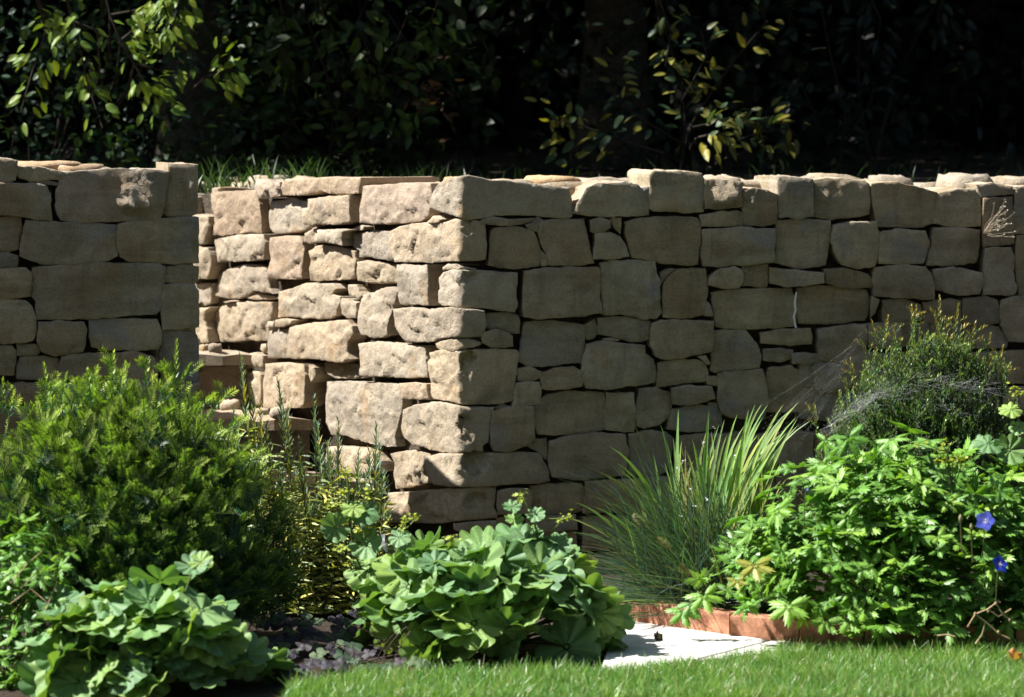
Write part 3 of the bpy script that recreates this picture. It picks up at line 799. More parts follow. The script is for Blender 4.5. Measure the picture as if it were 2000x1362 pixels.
def t_radial(lobes, span, rimf, pleat, cup, wave, seed, rings=(.12, .34, .58, .8, 1.0), per=8, c_mid=1.25, c_in=1.1):
    """round or palmate leaf: rays from the stalk; rimf(s) is the outline inside one lobe, s in -1..1"""
    r = random.Random(seed); S = lobes*per+1
    ph = [r.uniform(0, 6.28) for _ in range(3)]; ls = [r.uniform(.9, 1.06) for _ in range(lobes)]
    V = [(0, 0, 0)]; Cc = [(c_mid*.95,)*3]; F = []; T = []
    for f in rings:
        for k in range(S):
            a = -span/2+span*k/(S-1); lo = min(lobes-1, k//per); s = (k-lo*per)/per*2-1
            mid_ = 1-abs((lo+.5)/lobes*2-1)
            rr = rimf(s)*(.5+.5*ls[lo])*(.92+.10*mid_); rr = f*(rr*f**.4+(1-f**.4)*min(rr, .8))
            z = pleat*rr*math.cos(math.pi*s) + cup*rr*rr + wave*rr*rr*math.sin(2*a+ph[0]) + wave*.7*rr*math.sin(5*a+ph[1])*f
            V.append((math.sin(a)*rr, math.cos(a)*rr, z))
            vein = 1-smooth01(.0, .3, abs(s)); e = c_in+(1-c_in)*f
            Cc.append(tuple(q*e*(1+(c_mid-1)*vein) for q in (1, 1, 1)))
    m = len(rings)
    for k in range(S-1): T.append((0, 1+k+1, 1+k))
    for i in range(m-1):
        for k in range(S-1):
            b = 1+i*S+k; F.append((b, b+1, b+S+1, b+S))
    q = np.array(F)[:, ::-1]
    tri = np.concatenate([q[:, [0, 1, 2]], q[:, [0, 2, 3]], np.array(T)])
    return np.array(V, dtype=np.float32), tri, np.array(Cc, dtype=np.float32)
def fan_rim(s):
    tooth = abs((abs(s)*4) % 1-.5)*.07
    return 1-.20*abs(s)**3-tooth
def palm_rim(s):
    q = abs(s); cp = ((0, 1.0), (.15, .74), (.30, .90), (.46, .58), (.60, .70), (.78, .46), (1.0, .32))
    for (a, x), (b, y) in zip(cp[:-1], cp[1:]):
        if q <= b: return x+(y-x)*(q-a)/(b-a)
    return .32
FAN = [t_radial(9, R(345), fan_rim, .06, c, w_, 10+i) for i, (c, w_) in enumerate(((.22, .05), (.05, .09), (-.16, .08), (.12, .12), (-.05, .10)))]
PALM = [t_radial(5, R(290), palm_rim, .09, c, w_, 30+i, rings=(.2, .42, .62, .8, 1.0), per=26, c_mid=1.3) for i, (c, w_) in enumerate(((-.10, .06), (-.22, .1), (.15, .12), (-.3, .12), (.02, .16)))]
PALM_LOW = [t_radial(5, R(290), palm_rim, .09, c, w_, 30+i, rings=(.4, .75, 1.0), per=14, c_mid=1.3) for i, (c, w_) in enumerate(((-.10, .06), (-.22, .1), (.15, .12), (-.3, .12)))]
HEART = [t_radial(5, R(330), lambda s: 1-.22*abs(s)**2, .03, -.15, .12, 60+i, per=6) for i in range(3)]

def tinted(T, col): return (T[0], T[1], T[2]*np.array(col, dtype=np.float32))
def leaf_meshes(Ts, cols, mat, name='leaf'):
    return [mesh_np(name, T[0], T[1], mat, T[2]*np.array(c, dtype=np.float32)) for T in Ts for c in cols]

def dome(r, c, rad, n, front=-.25, tmin=0, tmax=1.62):
    """points on a dome with its normals, mostly on the side towards the camera"""
    out = []
    while len(out) < n:
        th = math.acos(r.uniform(math.cos(tmax), math.cos(tmin))); ph = r.uniform(-math.pi, math.pi)
        d = Vector((math.cos(ph)*math.sin(th), math.sin(ph)*math.sin(th), math.cos(th)))
        if d.y > -front and r.random() > .25: continue
        nrm = Vector((d.x/rad[0], d.y/rad[1], d.z/rad[2])).normalized()
        out.append((Vector(c)+Vector((d.x*rad[0], d.y*rad[1], d.z*rad[2])), nrm))
    return out

def leafy_mound(root, r, c, rad, n, meshes, size, lift=.5, jitter=.35, shell=(.8, 1.05), names='leaf', front=.25, spots=None):
    """leaves as single parts, spread through the outer shell of a mound"""
    for i, (p, nn) in enumerate(spots or dome(r, c, rad, n, front)):
        k = r.uniform(*shell); p = Vector(c)+(p-Vector(c))*k
        nrm = (nn+Vector((0, 0, lift))+Vector((r.gauss(0, jitter), r.gauss(0, jitter), r.gauss(0, jitter*.6)))).normalized()
        out = Vector((nn.x, nn.y, nn.z*.2-.25)) + Vector((r.gauss(0, .5), r.gauss(0, .5), r.gauss(0, .25)))
        s = r.uniform(*size)
        link(names, meshes[r.randrange(len(meshes))], root, basis(p, out, nrm, s))
def stems(root, r, base, spread, tops, rad, col, mat, name='stems'):
    a = Acc()
    for p in tops:
        b = Vector(base)+Vector((r.gauss(0, spread), r.gauss(0, spread), 0))
        m = (b+Vector(p))/2; m.z += .25*(p[2]-b.z)
        V, F = tube(bez(b, m, p, 6), rad, 4); a.add(V, F, col)
    return link(name, a.mesh(name, mat, (0, 0, 0)), root, Matrix.Identity(4))

# ------------------------------------------------------------------ paving, brick edging, beds
E0 = at(1140, 1209, 9.5); E0 = Vector((E0.x, 9.52, 0))
EL = [Vector((.19, 9.56, 0)), Vector((.30, 9.44, 0)), Vector((.60, 9.14, 0)), Vector((.90, 8.99, 0)), Vector((1.25, 8.90, 0)), Vector((1.75, 8.84, 0))]
def path_pt(P, d):
    for a, b in zip(P[:-1], P[1:]):
        L = (b-a).length
        if d <= L: return a+(b-a)*(d/L), (b-a).normalized()
        d -= L
    return P[-1], (P[-1]-P[-2]).normalized()
M_BRICK = simple_noise_material('terracotta', (.17, .065, .035), (.50, .25, .15), 26, rough=.85, bump=.5, bdist=.004, bscale=120)
edging = thing('brick_edging', 'low terracotta brick edging round the raised bed beside the white paving', 'edging', tuple(EL[1]))
d = 0; r = random.Random(5); tot = sum((b-a).length for a, b in zip(EL[:-1], EL[1:]))
while d < tot-.05:
    L = r.uniform(.17, .21); p, t = path_pt(EL, d+L/2); nn = Vector((-t.y, t.x, 0))
    h = .062+r.uniform(-.003, .003); wd = .05; V = []; rows = (0, .5, .93, 1.0)
    for zf in rows:
        ins = .004 if zf == 1 else 0
        for (sx, sy) in ((-1, -1), (-.33, -1), (.33, -1), (1, -1), (1, 1), (.33, 1), (-.33, 1), (-1, 1)):
            q = t*(sx*(L/2-.0012-ins)) + nn*(sy*(wd/2-ins))
            V.append((q.x+r.uniform(-.0014, .0014), q.y+r.uniform(-.0014, .0014), -.01+(h+.01)*zf+r.uniform(-.001, .001)))
    F = [(a*8+k, a*8+(k+1) % 8, (a+1)*8+(k+1) % 8, (a+1)*8+k) for a in range(3) for k in range(8)]
    link('brick', mesh_np('brick', V, [np.array(F), np.array([list(range(24, 32))])], M_BRICK, smooth=False), edging, Matrix.Translation((p.x, p.y+r.uniform(-.002, .002), 0)))
    d += L
bed = flat('bed', [tuple(e+Vector((.01, .02, .045))) for e in EL]+[(1.9, 10.2, .045), (1.2, 10.2, .045), (.2, 10.0, .045)], M_SOIL)
# pale paving: slabs laid from the foot of the steps round the edging to the lawn
paving = flat('paving', [(.12, 9.34, -.006), (.15, 8.52, -.006), (.35, 8.50, -.006), (.95, 8.84, -.006), (.62, 9.11, -.006), (.2, 9.53, -.006)], M_SOIL)
slabs = [[(.205, 9.505), (.39, 9.32), (.25, 9.06), (.16, 9.36)], [(.395, 9.315), (.66, 9.06), (.46, 8.76), (.235, 9.055)], [(.665, 9.055), (.93, 8.93), (.80, 8.72), (.465, 8.755)], [(.25, 9.05), (.455, 8.757), (.36, 8.54), (.21, 8.55)]]
for k, sl in enumerate(slabs):
    cx = sum(p[0] for p in sl)/4; cy = sum(p[1] for p in sl)/4
    f = lambda p, g: (cx+(p[0]-cx)*g, cy+(p[1]-cy)*g)
    A = [(*f(p, .992), -.005) for p in sl]; B = [(*f(p, .992), .004) for p in sl]; D = [(*f(p, .978), .007) for p in sl]
    V = [(x-cx, y-cy, z) for x, y, z in A+B+D]; F = [(i, (i+1) % 4, 4+(i+1) % 4, 4+i) for i in range(4)]+[(4+i, 4+(i+1) % 4, 8+(i+1) % 4, 8+i) for i in range(4)]+[(8, 9, 10, 11)]
    F = [tuple(q[::-1]) for q in F]
    link('slab', mesh_np('slab', V, np.array(F), M_PAVE, smooth=False), paving, Matrix.Translation((cx, cy, 0)))

# ------------------------------------------------------------------ lawn
LAWN = [(-.54, 7.9), (-.52, 8.30), (-.36, 8.50), (0, 8.55), (.257, 8.56), (.37, 8.63), (.60, 8.77), (.76, 8.88), (.93, 8.97), (1.3, 8.93), (2.2, 8.90), (2.2, 7.6), (-.55, 7.6)]
M_LAWN = simple_noise_material('lawn_base', (.035, .06, .012), (.06, .10, .02), 60, bump=.5)
flat('lawn', [(x, y, -.003) for x, y in LAWN], M_LAWN)
def inpoly(x, y, P):
    c = False; n = len(P)
    for i in range(n):
        x1, y1 = P[i]; x2, y2 = P[(i+1) % n]
        if (y1 > y) != (y2 > y) and x < (x2-x1)*(y-y1)/(y2-y1)+x1: c = not c
    return c
def blades(rng, X, Y, Z0, H, lean, wid, cols, acc, segs=3, dirs=None):
    """many curved blades at once (numpy)"""
    n = len(X); a = rng.uniform(0, 2*np.pi, n) if dirs is None else dirs
    dx, dy = np.cos(a), np.sin(a); fa = rng.uniform(0, 2*np.pi, n); sx, sy = np.cos(fa), np.sin(fa)
    V = np.zeros((n, (segs+1)*2, 3), dtype=np.float32)
    for k in range(segs+1):
        t = k/segs; wk = wid*(1-t**1.6)*.5+.0002
        px = X+dx*lean*H*t**1.8; py = Y+dy*lean*H*t**1.8; pz = Z0+H*t*(1-.28*lean*t)
        V[:, 2*k, 0] = px-sx*wk; V[:, 2*k, 1] = py-sy*wk; V[:, 2*k, 2] = pz
        V[:, 2*k+1, 0] = px+sx*wk; V[:, 2*k+1, 1] = py+sy*wk; V[:, 2*k+1, 2] = pz
    f = np.array([(2*k, 2*k+1, 2*k+3, 2*k+2) for k in range(segs)])
    F = (np.arange(n)*(segs+1)*2)[:, None, None]+f[None]
    acc.add(V.reshape(-1, 3), F.reshape(-1, 4), np.repeat(cols, (segs+1)*2, axis=0))
rng = np.random.default_rng(3)
XY = np.stack([rng.uniform(-.9, 1.75, 150000), rng.uniform(8.1, 9.0, 150000)], 1)
XY = np.array([p for p in XY if inpoly(p[0], p[1], LAWN)])
n = len(XY); tone = rng.uniform(0, 1, n); patch = np.array([noise.noise(Vector((x*5, y*5, 0)))+.8*noise.noise(Vector((x*16, y*22, 3))) for x, y in XY])
cols = np.stack([.085+.14*tone+.04*patch, .20+.19*tone+.04*patch, .05+.06*tone], 1)
dry = rng.uniform(0, 1, n) < .08; cols[dry] = (.42, .38, .20)
edge_long = rng.choice([.6, 1.0, 1.0, 1.0, 1.5], n)
acc = Acc(); blades(rng, XY[:, 0], XY[:, 1], 0, rng.uniform(.016, .040, n)*(1+.25*patch)*edge_long, rng.uniform(.1, .75, n), rng.uniform(.0012, .0026, n), np.clip(cols, .01, 1), acc, 2)
lawn_grass = link('grass', acc.mesh('grass', M_GRASS)); setp(lawn_grass, 'short mown lawn grass along the bottom of the picture', 'grass', kind='stuff')

# ------------------------------------------------------------------ yew bushes
def t_needle():
    V = np.array([(0, 0, 0), (.5, .35, .06), (0, 1, 0), (-.5, .35, .06)], dtype=np.float32)
    return V, np.array([(0, 1, 2, 3)]), np.ones((4, 3), dtype=np.float32)
NEEDLE = t_needle()
def sprig(acc, wood, r, p, d, up, L, nl_, nw, old, new, gap=.0032, flat_=True, newfrac=.45):
    """a shoot with two rows of needles (flat) or needles all round"""
    d = Vector(d).normalized(); side = d.cross(Vector(up)); side = side.normalized() if side.length > .01 else Vector((1, 0, 0))
    nrm = side.cross(d); n = max(6, int(L/gap)); Ms = []; Tn = []; droop = r.uniform(.05, .3)
    pts = []
    for i in range(n):
        t = i/n; q = Vector(p)+d*(L*t)-Vector((0, 0, droop*L*t*t)); pts.append(q)
        sgn = 1 if i % 2 else -1
        if flat_: dd = side*sgn*.95+d*(.42+.8*t**3)+nrm*(.22+r.uniform(-.15, .2))
        else:
            a = i*2.4; dd = (side*math.cos(a)+nrm*math.sin(a))*(.85-.45*t)+d*(.55+.6*t)
        l = nl_*(1-.55*t**4)*(min(1, .45+t*3))*r.uniform(.8, 1.15)
        Ms.append(np.array(basis(q, dd, nrm if flat_ else Vector((0, 0, 1)), (nw, l, nw))))
        f = smooth01(1-newfrac-.25, 1-newfrac+.3, t)*r.uniform(.7, 1.1)
        k = r.uniform(.75, 1.2); Tn.append([(old[c]*(1-f)+new[c]*f)*k for c in range(3)])
    acc.bake(NEEDLE, Ms, Tn)
    if wood is not None:
        V, F = tube([pts[0], pts[n//2], pts[-1]], [.0016, .0013, .0008], 3); wood.add(V, F, (.10, .12, .04))

def yew(name, label, base, c, rad, n, seed, shoots, old, new, flat_=True, Ls=(.07, .13), nl_=.020, nw=.0036, upright=.55, group=None, newfrac=.42, tipcol=None, inner=True):
    r = random.Random(seed); root = thing(name, label, 'shrub', base, group)
    a = Acc(); wd = Acc()
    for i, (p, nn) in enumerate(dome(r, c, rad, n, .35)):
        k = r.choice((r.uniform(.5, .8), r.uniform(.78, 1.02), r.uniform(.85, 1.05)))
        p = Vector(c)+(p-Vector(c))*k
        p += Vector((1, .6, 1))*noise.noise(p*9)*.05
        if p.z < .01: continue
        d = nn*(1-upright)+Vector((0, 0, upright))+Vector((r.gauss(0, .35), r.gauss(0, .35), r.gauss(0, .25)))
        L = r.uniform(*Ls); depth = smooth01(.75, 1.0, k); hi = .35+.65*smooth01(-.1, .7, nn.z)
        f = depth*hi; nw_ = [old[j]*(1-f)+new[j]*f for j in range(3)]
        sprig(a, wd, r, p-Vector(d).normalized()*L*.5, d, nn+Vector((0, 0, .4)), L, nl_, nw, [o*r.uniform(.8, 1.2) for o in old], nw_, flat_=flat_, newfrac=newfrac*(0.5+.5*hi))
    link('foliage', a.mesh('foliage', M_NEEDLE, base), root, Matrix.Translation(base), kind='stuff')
    for (x, y, L, lean) in shoots:          # the shoots that stand clear of the bush, given by their tips
        tip = at(x, y, c[1]+r.uniform(-.2, .06)); dd = Vector((lean, r.uniform(-.15, .1), 1)).normalized()
        sa = Acc(); b = tip-dd*L
        sprig(sa, sa, r, b, dd, Vector((.3, -1, .2)), L, nl_*1.1, nw, [o*1.4 for o in old], tipcol or new, gap=.003, flat_=False, newfrac=.6)
        for k in range(3):
            t = r.uniform(.2, .65); sp = b+dd*L*t
            sprig(sa, None, r, sp, dd*.7+Vector((r.choice((-1, 1))*.6, r.uniform(-.4, .2), .1)), Vector((0, -1, .5)), L*r.uniform(.3, .5), nl_, nw, old, tipcol or new, flat_=flat_, newfrac=.6)
        link('shoot', sa.mesh('shoot', M_NEEDLE, b), root, Matrix.Translation(b))
    for k in range(14):
        e = dome(r, c, rad, 1, 1)[0][0]; e = Vector(base)+(e-Vector(base))*.8
        V, F = tube(bez(base, Vector((base[0]*.6+e.x*.4, base[1]*.6+e.y*.4, e.z*.5)), e, 6), [.009, .007, .006, .004, .003, .002], 5); wd.add(V, F, (.09, .065, .045))
    link('branches', wd.mesh('branches', M_BARK, base), root, Matrix.Translation(base))
    return root
yb = (-1.01, 9.06, 0)
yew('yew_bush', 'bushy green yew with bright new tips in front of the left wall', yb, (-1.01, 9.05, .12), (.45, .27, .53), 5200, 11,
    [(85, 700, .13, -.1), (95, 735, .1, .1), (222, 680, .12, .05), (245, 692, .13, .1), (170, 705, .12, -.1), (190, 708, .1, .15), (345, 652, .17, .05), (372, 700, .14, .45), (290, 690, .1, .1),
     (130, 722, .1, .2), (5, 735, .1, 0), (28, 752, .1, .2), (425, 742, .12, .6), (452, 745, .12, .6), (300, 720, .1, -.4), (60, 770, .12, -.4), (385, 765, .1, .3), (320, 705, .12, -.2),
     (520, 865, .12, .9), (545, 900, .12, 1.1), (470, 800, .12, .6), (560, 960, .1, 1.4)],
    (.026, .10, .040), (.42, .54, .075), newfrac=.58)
rb = (1.12, 9.78, .04)
yew('small_shrub', 'narrow-leaved dark shrub with orange shoot tips and cobwebs against the right wall', rb, (1.13, 9.80, .18), (.30, .22, .55), 3000, 12,
    [(1835, 568, .14, 0), (1872, 580, .15, .08), (1735, 598, .12, .1), (1780, 585, .12, -.05), (1790, 590, .1, .1), (1700, 618, .12, -.3), (1905, 625, .12, .15), (1935, 640, .12, .1), (1960, 668, .12, .2), (1975, 700, .1, .2), (1660, 690, .11, -.2), (1650, 720, .1, -.1), (1680, 655, .1, -.4), (1825, 610, .12, -.2), (1745, 625, .1, -.1), (1590, 780, .1, -.1), (1610, 830, .1, -.3), (1985, 760, .1, .1), (1860, 640, .1, .2), (1920, 690, .1, 0)],
    (.10, .19, .08), (.30, .36, .08), flat_=False, Ls=(.06, .12), nl_=.016, nw=.0034, upright=.85, newfrac=.4, tipcol=(.36, .27, .07))

# ------------------------------------------------------------------ lady's mantle: round pleated leaves
LM_COL = [(.13, .25, .09), (.16, .28, .115), (.20, .32, .085)]
LM = leaf_meshes(FAN, LM_COL, M_LEAF)
def star_cluster(acc, r, p, s, n=10, col=(.34, .40, .04)):
    for k in range(n):
        q = Vector(p)+Vector((r.gauss(0, s*.45), r.gauss(0, s*.45), r.gauss(0, s*.35)))
        d = Vector((r.gauss(0, .5), r.gauss(0, .5)-.3, 1)).normalized(); x = d.cross(Vector((1, .2, 0))).normalized(); y = d.cross(x)
        m = 10; V = [tuple(q)]; k2 = r.uniform(.7, 1.2)
        for j in range(m):
            t = 2*math.pi*j/m; rr = s*.36*(1 if j % 2 == 0 else .5)*k2
            V.append(tuple(q+(x*math.cos(t)+y*math.sin(t))*rr+d*rr*.35))
        acc.add(np.array(V), np.array([(0, 1+j, 1+(j+1) % m) for j in range(m)]), [c*k2 for c in col])
def flower_stalk(root, r, pts, leaves, clusters, Y, rad=.0035):
    """pts: pixels along the stalk from the bottom; leaves (x,y,size px,tilt); clusters (x,y,size px)"""
    P = [at(x, y, Y) for x, y in pts]; a = Acc()
    V, F = tube(P, [rad*(1-.5*i/len(P)) for i in range(len(P))], 6); a.add(V, F, (.14, .20, .06))
    for (x, y, s) in clusters:
        q = at(x, y, Y+r.uniform(-.02, .02)); near = min(P, key=lambda p: (p-q).length+max(0, p.z-q.z)*4)
        V, F = tube(bez(near, (near+q)/2+Vector((0, 0, -.01)), q, 4), .0014, 4); a.add(V, F, (.15, .22, .06))
    st = link('flower_stalk', a.mesh('flower_stalk', M_LEAF, P[0]), root, Matrix.Translation(P[0]))
    for (x, y, s) in clusters:
        q = at(x, y, Y); c = Acc(); star_cluster(c, r, (0, 0, 0), s/FPX*Y*.55, 16)
        link('flower_cluster', c.mesh('flower_cluster', M_LEAF), st, Matrix.Translation(q))
    for (x, y, s, tx, tz) in leaves:
        q = at(x, y, Y-.015)
        link('leaf', LM[r.randrange(len(LM))], st, basis(q, Vector((tx, -.25, -.15)), Vector((r.uniform(-.2, .2), -.55+.0*tz, tz)), s/FPX*Y*.62))

def mantle(label, base, c, rad, n, seed, size, group=None):
    r = random.Random(seed); root = thing('ladys_mantle', label, 'plant', base, group)
    pts = [q for q in dome(r, c, rad, n, .3, tmax=2.2) if q[0].z > .015]
    leafy_mound(root, r, c, rad, n, LM, size, lift=.15, jitter=.22, shell=(.80, 1.03), spots=pts)
    stems(root, r, base, .03, [Vector(c)+(p-Vector(c))*.8 for p, _ in pts], .0022, (.10, .15, .05), M_LEAF)
    return root, r
mc = (-.05, 8.98, .0); mr = (.315, .22, .31)
mA, r = mantle("mound of grey-green lady's mantle leaves in the middle, beside the white paving", mc, (-.055, 8.96, .085), (.31, .22, .205), 160, 51, (.055, .092))
flower_stalk(mA, r, [(860, 1180), (880, 1130), (890, 1085)], [(850, 1100, 60, -.6, .6)], [(880, 1055, 26)], 8.85)
flower_stalk(mA, r, [(1060, 1120), (1055, 1060), (1040, 1010), (1022, 970)], [(1030, 1060, 75, -.5, .5), (1085, 1065, 60, .7, .5), (1045, 1005, 36, .6, .6), (1005, 1015, 34, -.6, .6), (1000, 990, 34, -.4, .8)], [(1020, 968, 30), (1040, 1032, 14), (1110, 1010, 24), (1095, 1018, 18), (1008, 1070, 14)], 8.95)
flower_stalk(mA, r, [(740, 1230), (722, 1150), (690, 1075), (682, 1000), (678, 930)], [(720, 1115, 90, .6, .5), (655, 1030, 55, -.8, .1), (710, 1000, 55, .8, .5), (690, 992, 46, -.3, .6), (715, 1065, 60, .6, .2)], [(675, 925, 30), (690, 932, 20), (668, 960, 22), (685, 958, 20), (645, 985, 24), (660, 982, 18), (718, 963, 26), (705, 965, 14), (702, 1040, 26), (722, 1035, 24), (728, 1055, 18), (665, 1072, 34), (680, 1100, 20)], 8.98)
flower_stalk(mA, r, [(735, 1230), (755, 1150), (778, 1070), (786, 1035)], [(780, 1050, 40, .6, .5), (770, 1100, 36, -.6, .4)], [(795, 1012, 24), (812, 1012, 20), (785, 1028, 18)], 8.93)
md = (-.88, 8.46, 0)
mB, r = mantle("mound of light green lady's mantle leaves in the bottom left corner", md, (-.87, 8.46, .0), (.285, .2, .25), 165, 52, (.055, .095))
flower_stalk(mB, r, [(340, 1230), (358, 1170), (374, 1120)], [(375, 1105, 60, .5, .7), (392, 1098, 45, .8, .5), (345, 1200, 30, -.5, .4)], [], 8.42)
# a tall one at the right edge, rising behind the cranesbill
mC = thing('ladys_mantle', "tall lady's mantle stalk with fan leaves at the right edge of the picture", 'plant', (1.27, 9.2, .04)); r = random.Random(53)
flower_stalk(mC, r, [(1985, 1150), (1988, 1000), (1990, 880), (1988, 770)], [(1975, 800, 42, -.8, .7), (1972, 880, 60, -.9, .3), (1930, 866, 56, -.2, .9), (1990, 835, 36, .5, .5)], [(1980, 762, 22), (1992, 770, 24), (1998, 845, 18)], 9.15)
flower_stalk(mC, r, [(1860, 1050), (1860, 960), (1850, 880)], [], [(1842, 868, 22), (1838, 885, 22), (1845, 900, 22), (1860, 905, 26), (1880, 900, 22), (1850, 895, 20), (1830, 900, 16), (1872, 896, 18), (1792, 868, 12), (1810, 866, 11)], 8.95)

# ------------------------------------------------------------------ cranesbill (hardy geranium)
GER = leaf_meshes(PALM, [(.11, .25, .034), (.14, .29, .044), (.18, .33, .05)], M_GER)
YEL = leaf_meshes(PALM[:2], [(.26, .27, .045)], M_GER)
def cranesbill(label, base, c, rad, n, seed, size, inner, group=None):
    r = random.Random(seed); root = thing('cranesbill', label, 'plant', base, group)
    pts = [q for q in dome(r, c, rad, n, .3) if q[0].x > .80 or q[0].x < 0 or q[0].z > .06+.22*(.80-q[0].x)]
    leafy_mound(root, r, c, rad, n, GER, size, lift=.55, jitter=.36, shell=(.86, 1.05), spots=pts)
    a = Acc()
    for T in PALM_LOW:
        Ms = []; Tn = []
        for (p, nn) in dome(r, c, rad, inner//4, .2):
            p = Vector(c)+(p-Vector(c))*r.uniform(.6, .96)
            if 0 < p.x < .80 and p.z < .08+.22*(.80-p.x): continue
            nrm = nn+Vector((r.gauss(0, .4), r.gauss(0, .4), .6)); o = Vector((nn.x+r.gauss(0, .5), nn.y+r.gauss(0, .5), -.2))
            Ms.append(np.array(basis(p, o, nrm, r.uniform(*size)*.9))); k = r.uniform(.7, 1.1); Tn.append((.12*k, .26*k, .04*k))
        a.bake(T, Ms, Tn)
    link('inner_leaves', a.mesh('inner_leaves', M_GER, base), root, Matrix.Translation(base), kind='stuff')
    stems(root, r, base, .04, [Vector(c)+(p-Vector(c))*.9 for p, _ in pts[::2]], .0016, (.13, .16, .05), M_GER)
    return root, r
gc = (1.00, 9.12, .04)
gA, r = cranesbill('large bright green cranesbill mound with blue flowers on the right', gc, (1.00, 9.14, .08), (.50, .34, .45), 296, 61, (.036, .064), 900)
for (x, y, s, Y) in ((1475, 1105, 46, 8.74), (1440, 1135, 26, 8.72)):
    link('leaf', YEL[r.randrange(2)], gA, basis(at(x, y, Y), Vector((.1, -.5, -.5)), Vector((0, -.8, .6)), s/FPX*Y))['label'] = 'yellowing leaf with brown edges'
for (x, y, s) in ((1335, 1195, 42), (1350, 1180, 36), (1375, 1165, 44), (1540, 1185, 50), (1660, 1210, 42), (1610, 1215, 38), (1785, 1205, 34), (1810, 1190, 34), (1870, 1150, 38), (1690, 1190, 38)):
    Y = 9.05 if x < 1500 else 8.82
    link('leaf', GER[r.randrange(len(GER))], gA, basis(at(x, y, Y), Vector((r.uniform(-.4, .4), -.5, -.6)), Vector((r.uniform(-.3, .3), -.8, .7)), s/FPX*Y*1.05))
def blue_flower(x, y, s, Y, face, label, col=(.10, .13, .62)):
    q = at(x, y, Y); f = Vector(face).normalized(); rr = random.Random(x)
    root = thing('cranesbill_flower', label, 'flower', tuple(q))
    T = t_ovate(1, .92, .05, .12, 0, edge=(1, 1, 1)); V, F, Cc = T
    Cc = Cc.copy(); tt = V[:, 1]; wh = np.clip(1-tt*3.2, 0, 1)[:, None]; Cc = np.array(col)*(1-wh)+np.array((.7, .68, .75))*wh
    me = mesh_np('petal', V, F, M_FLOWER, Cc)
    x0 = f.cross(Vector((0, 0, 1))).normalized(); y0 = x0.cross(f)
    for k in range(5):
        t = 2*math.pi*(k+.5)/5; d = x0*math.cos(t)+y0*math.sin(t)
        link('petal', me, root, basis(q, d+f*.25, f, s/FPX*Y*.52))
    a = Acc(); star_cluster(a, rr, q+f*.003, .006, 8, (.5, .45, .6)); link('stamens', a.mesh('stamens', M_FLOWER, q), root, Matrix.Translation(q))
    a = Acc(); V, F = tube(bez(q-f*.004, q-f*.01-Vector((0, 0, .03)), q-Vector((.004, -.03, .10)), 6), .0013, 4); a.add(V, F, (.12, .17, .06)); link('stalk', a.mesh('stalk', M_LEAF, q), root, Matrix.Translation(q))
blue_flower(1924, 1018, 40, 8.66, (-.1, -.95, .25), 'pale violet-blue cranesbill flower in full sun at the right')
blue_flower(1952, 1103, 38, 8.72, (.5, -.7, .5), 'deep blue cranesbill flower in shade low at the right', (.03, .06, .60))
blue_flower(1576, 957, 10, 8.8, (.6, -.5, .6), 'tiny deep blue bud opening among the cranesbill leaves', (.03, .09, .60))
a = Acc()
for (x, y) in ((1876, 1012), (1897, 1030)):
    q = at(x, y, 8.68); V, F = tube([q+Vector((0, 0, .010)), q+Vector((0, 0, .004)), q, q-Vector((0, 0, .008)), q-Vector((.0, 0, .012)), q+Vector((.008, .03, -.09))], [.0005, .004, .0055, .004, .0015, .0012], 7); a.add(V, F, (.22, .22, .14))
link('flower_bud', a.mesh('flower_bud', M_LEAF, gc), gA, Matrix.Translation(gc))
gd = (-1.22, 8.55, 0)
gB, r = cranesbill('darker cranesbill with small leaves at the left edge below the yew', gd, (-1.18, 8.62, .0), (.16, .2, .36), 75, 62, (.036, .05), 120)
for x, y in ((40, 1080), (85, 1115), (115, 1110), (20, 1240), (30, 1330)):
    Y = 8.42; link('leaf', GER[r.randrange(len(GER))], gB, basis(at(x, y, Y), Vector((r.uniform(-.4, .4), -.5, .2)), Vector((r.uniform(-.3, .3), -.8, .6)), .045))

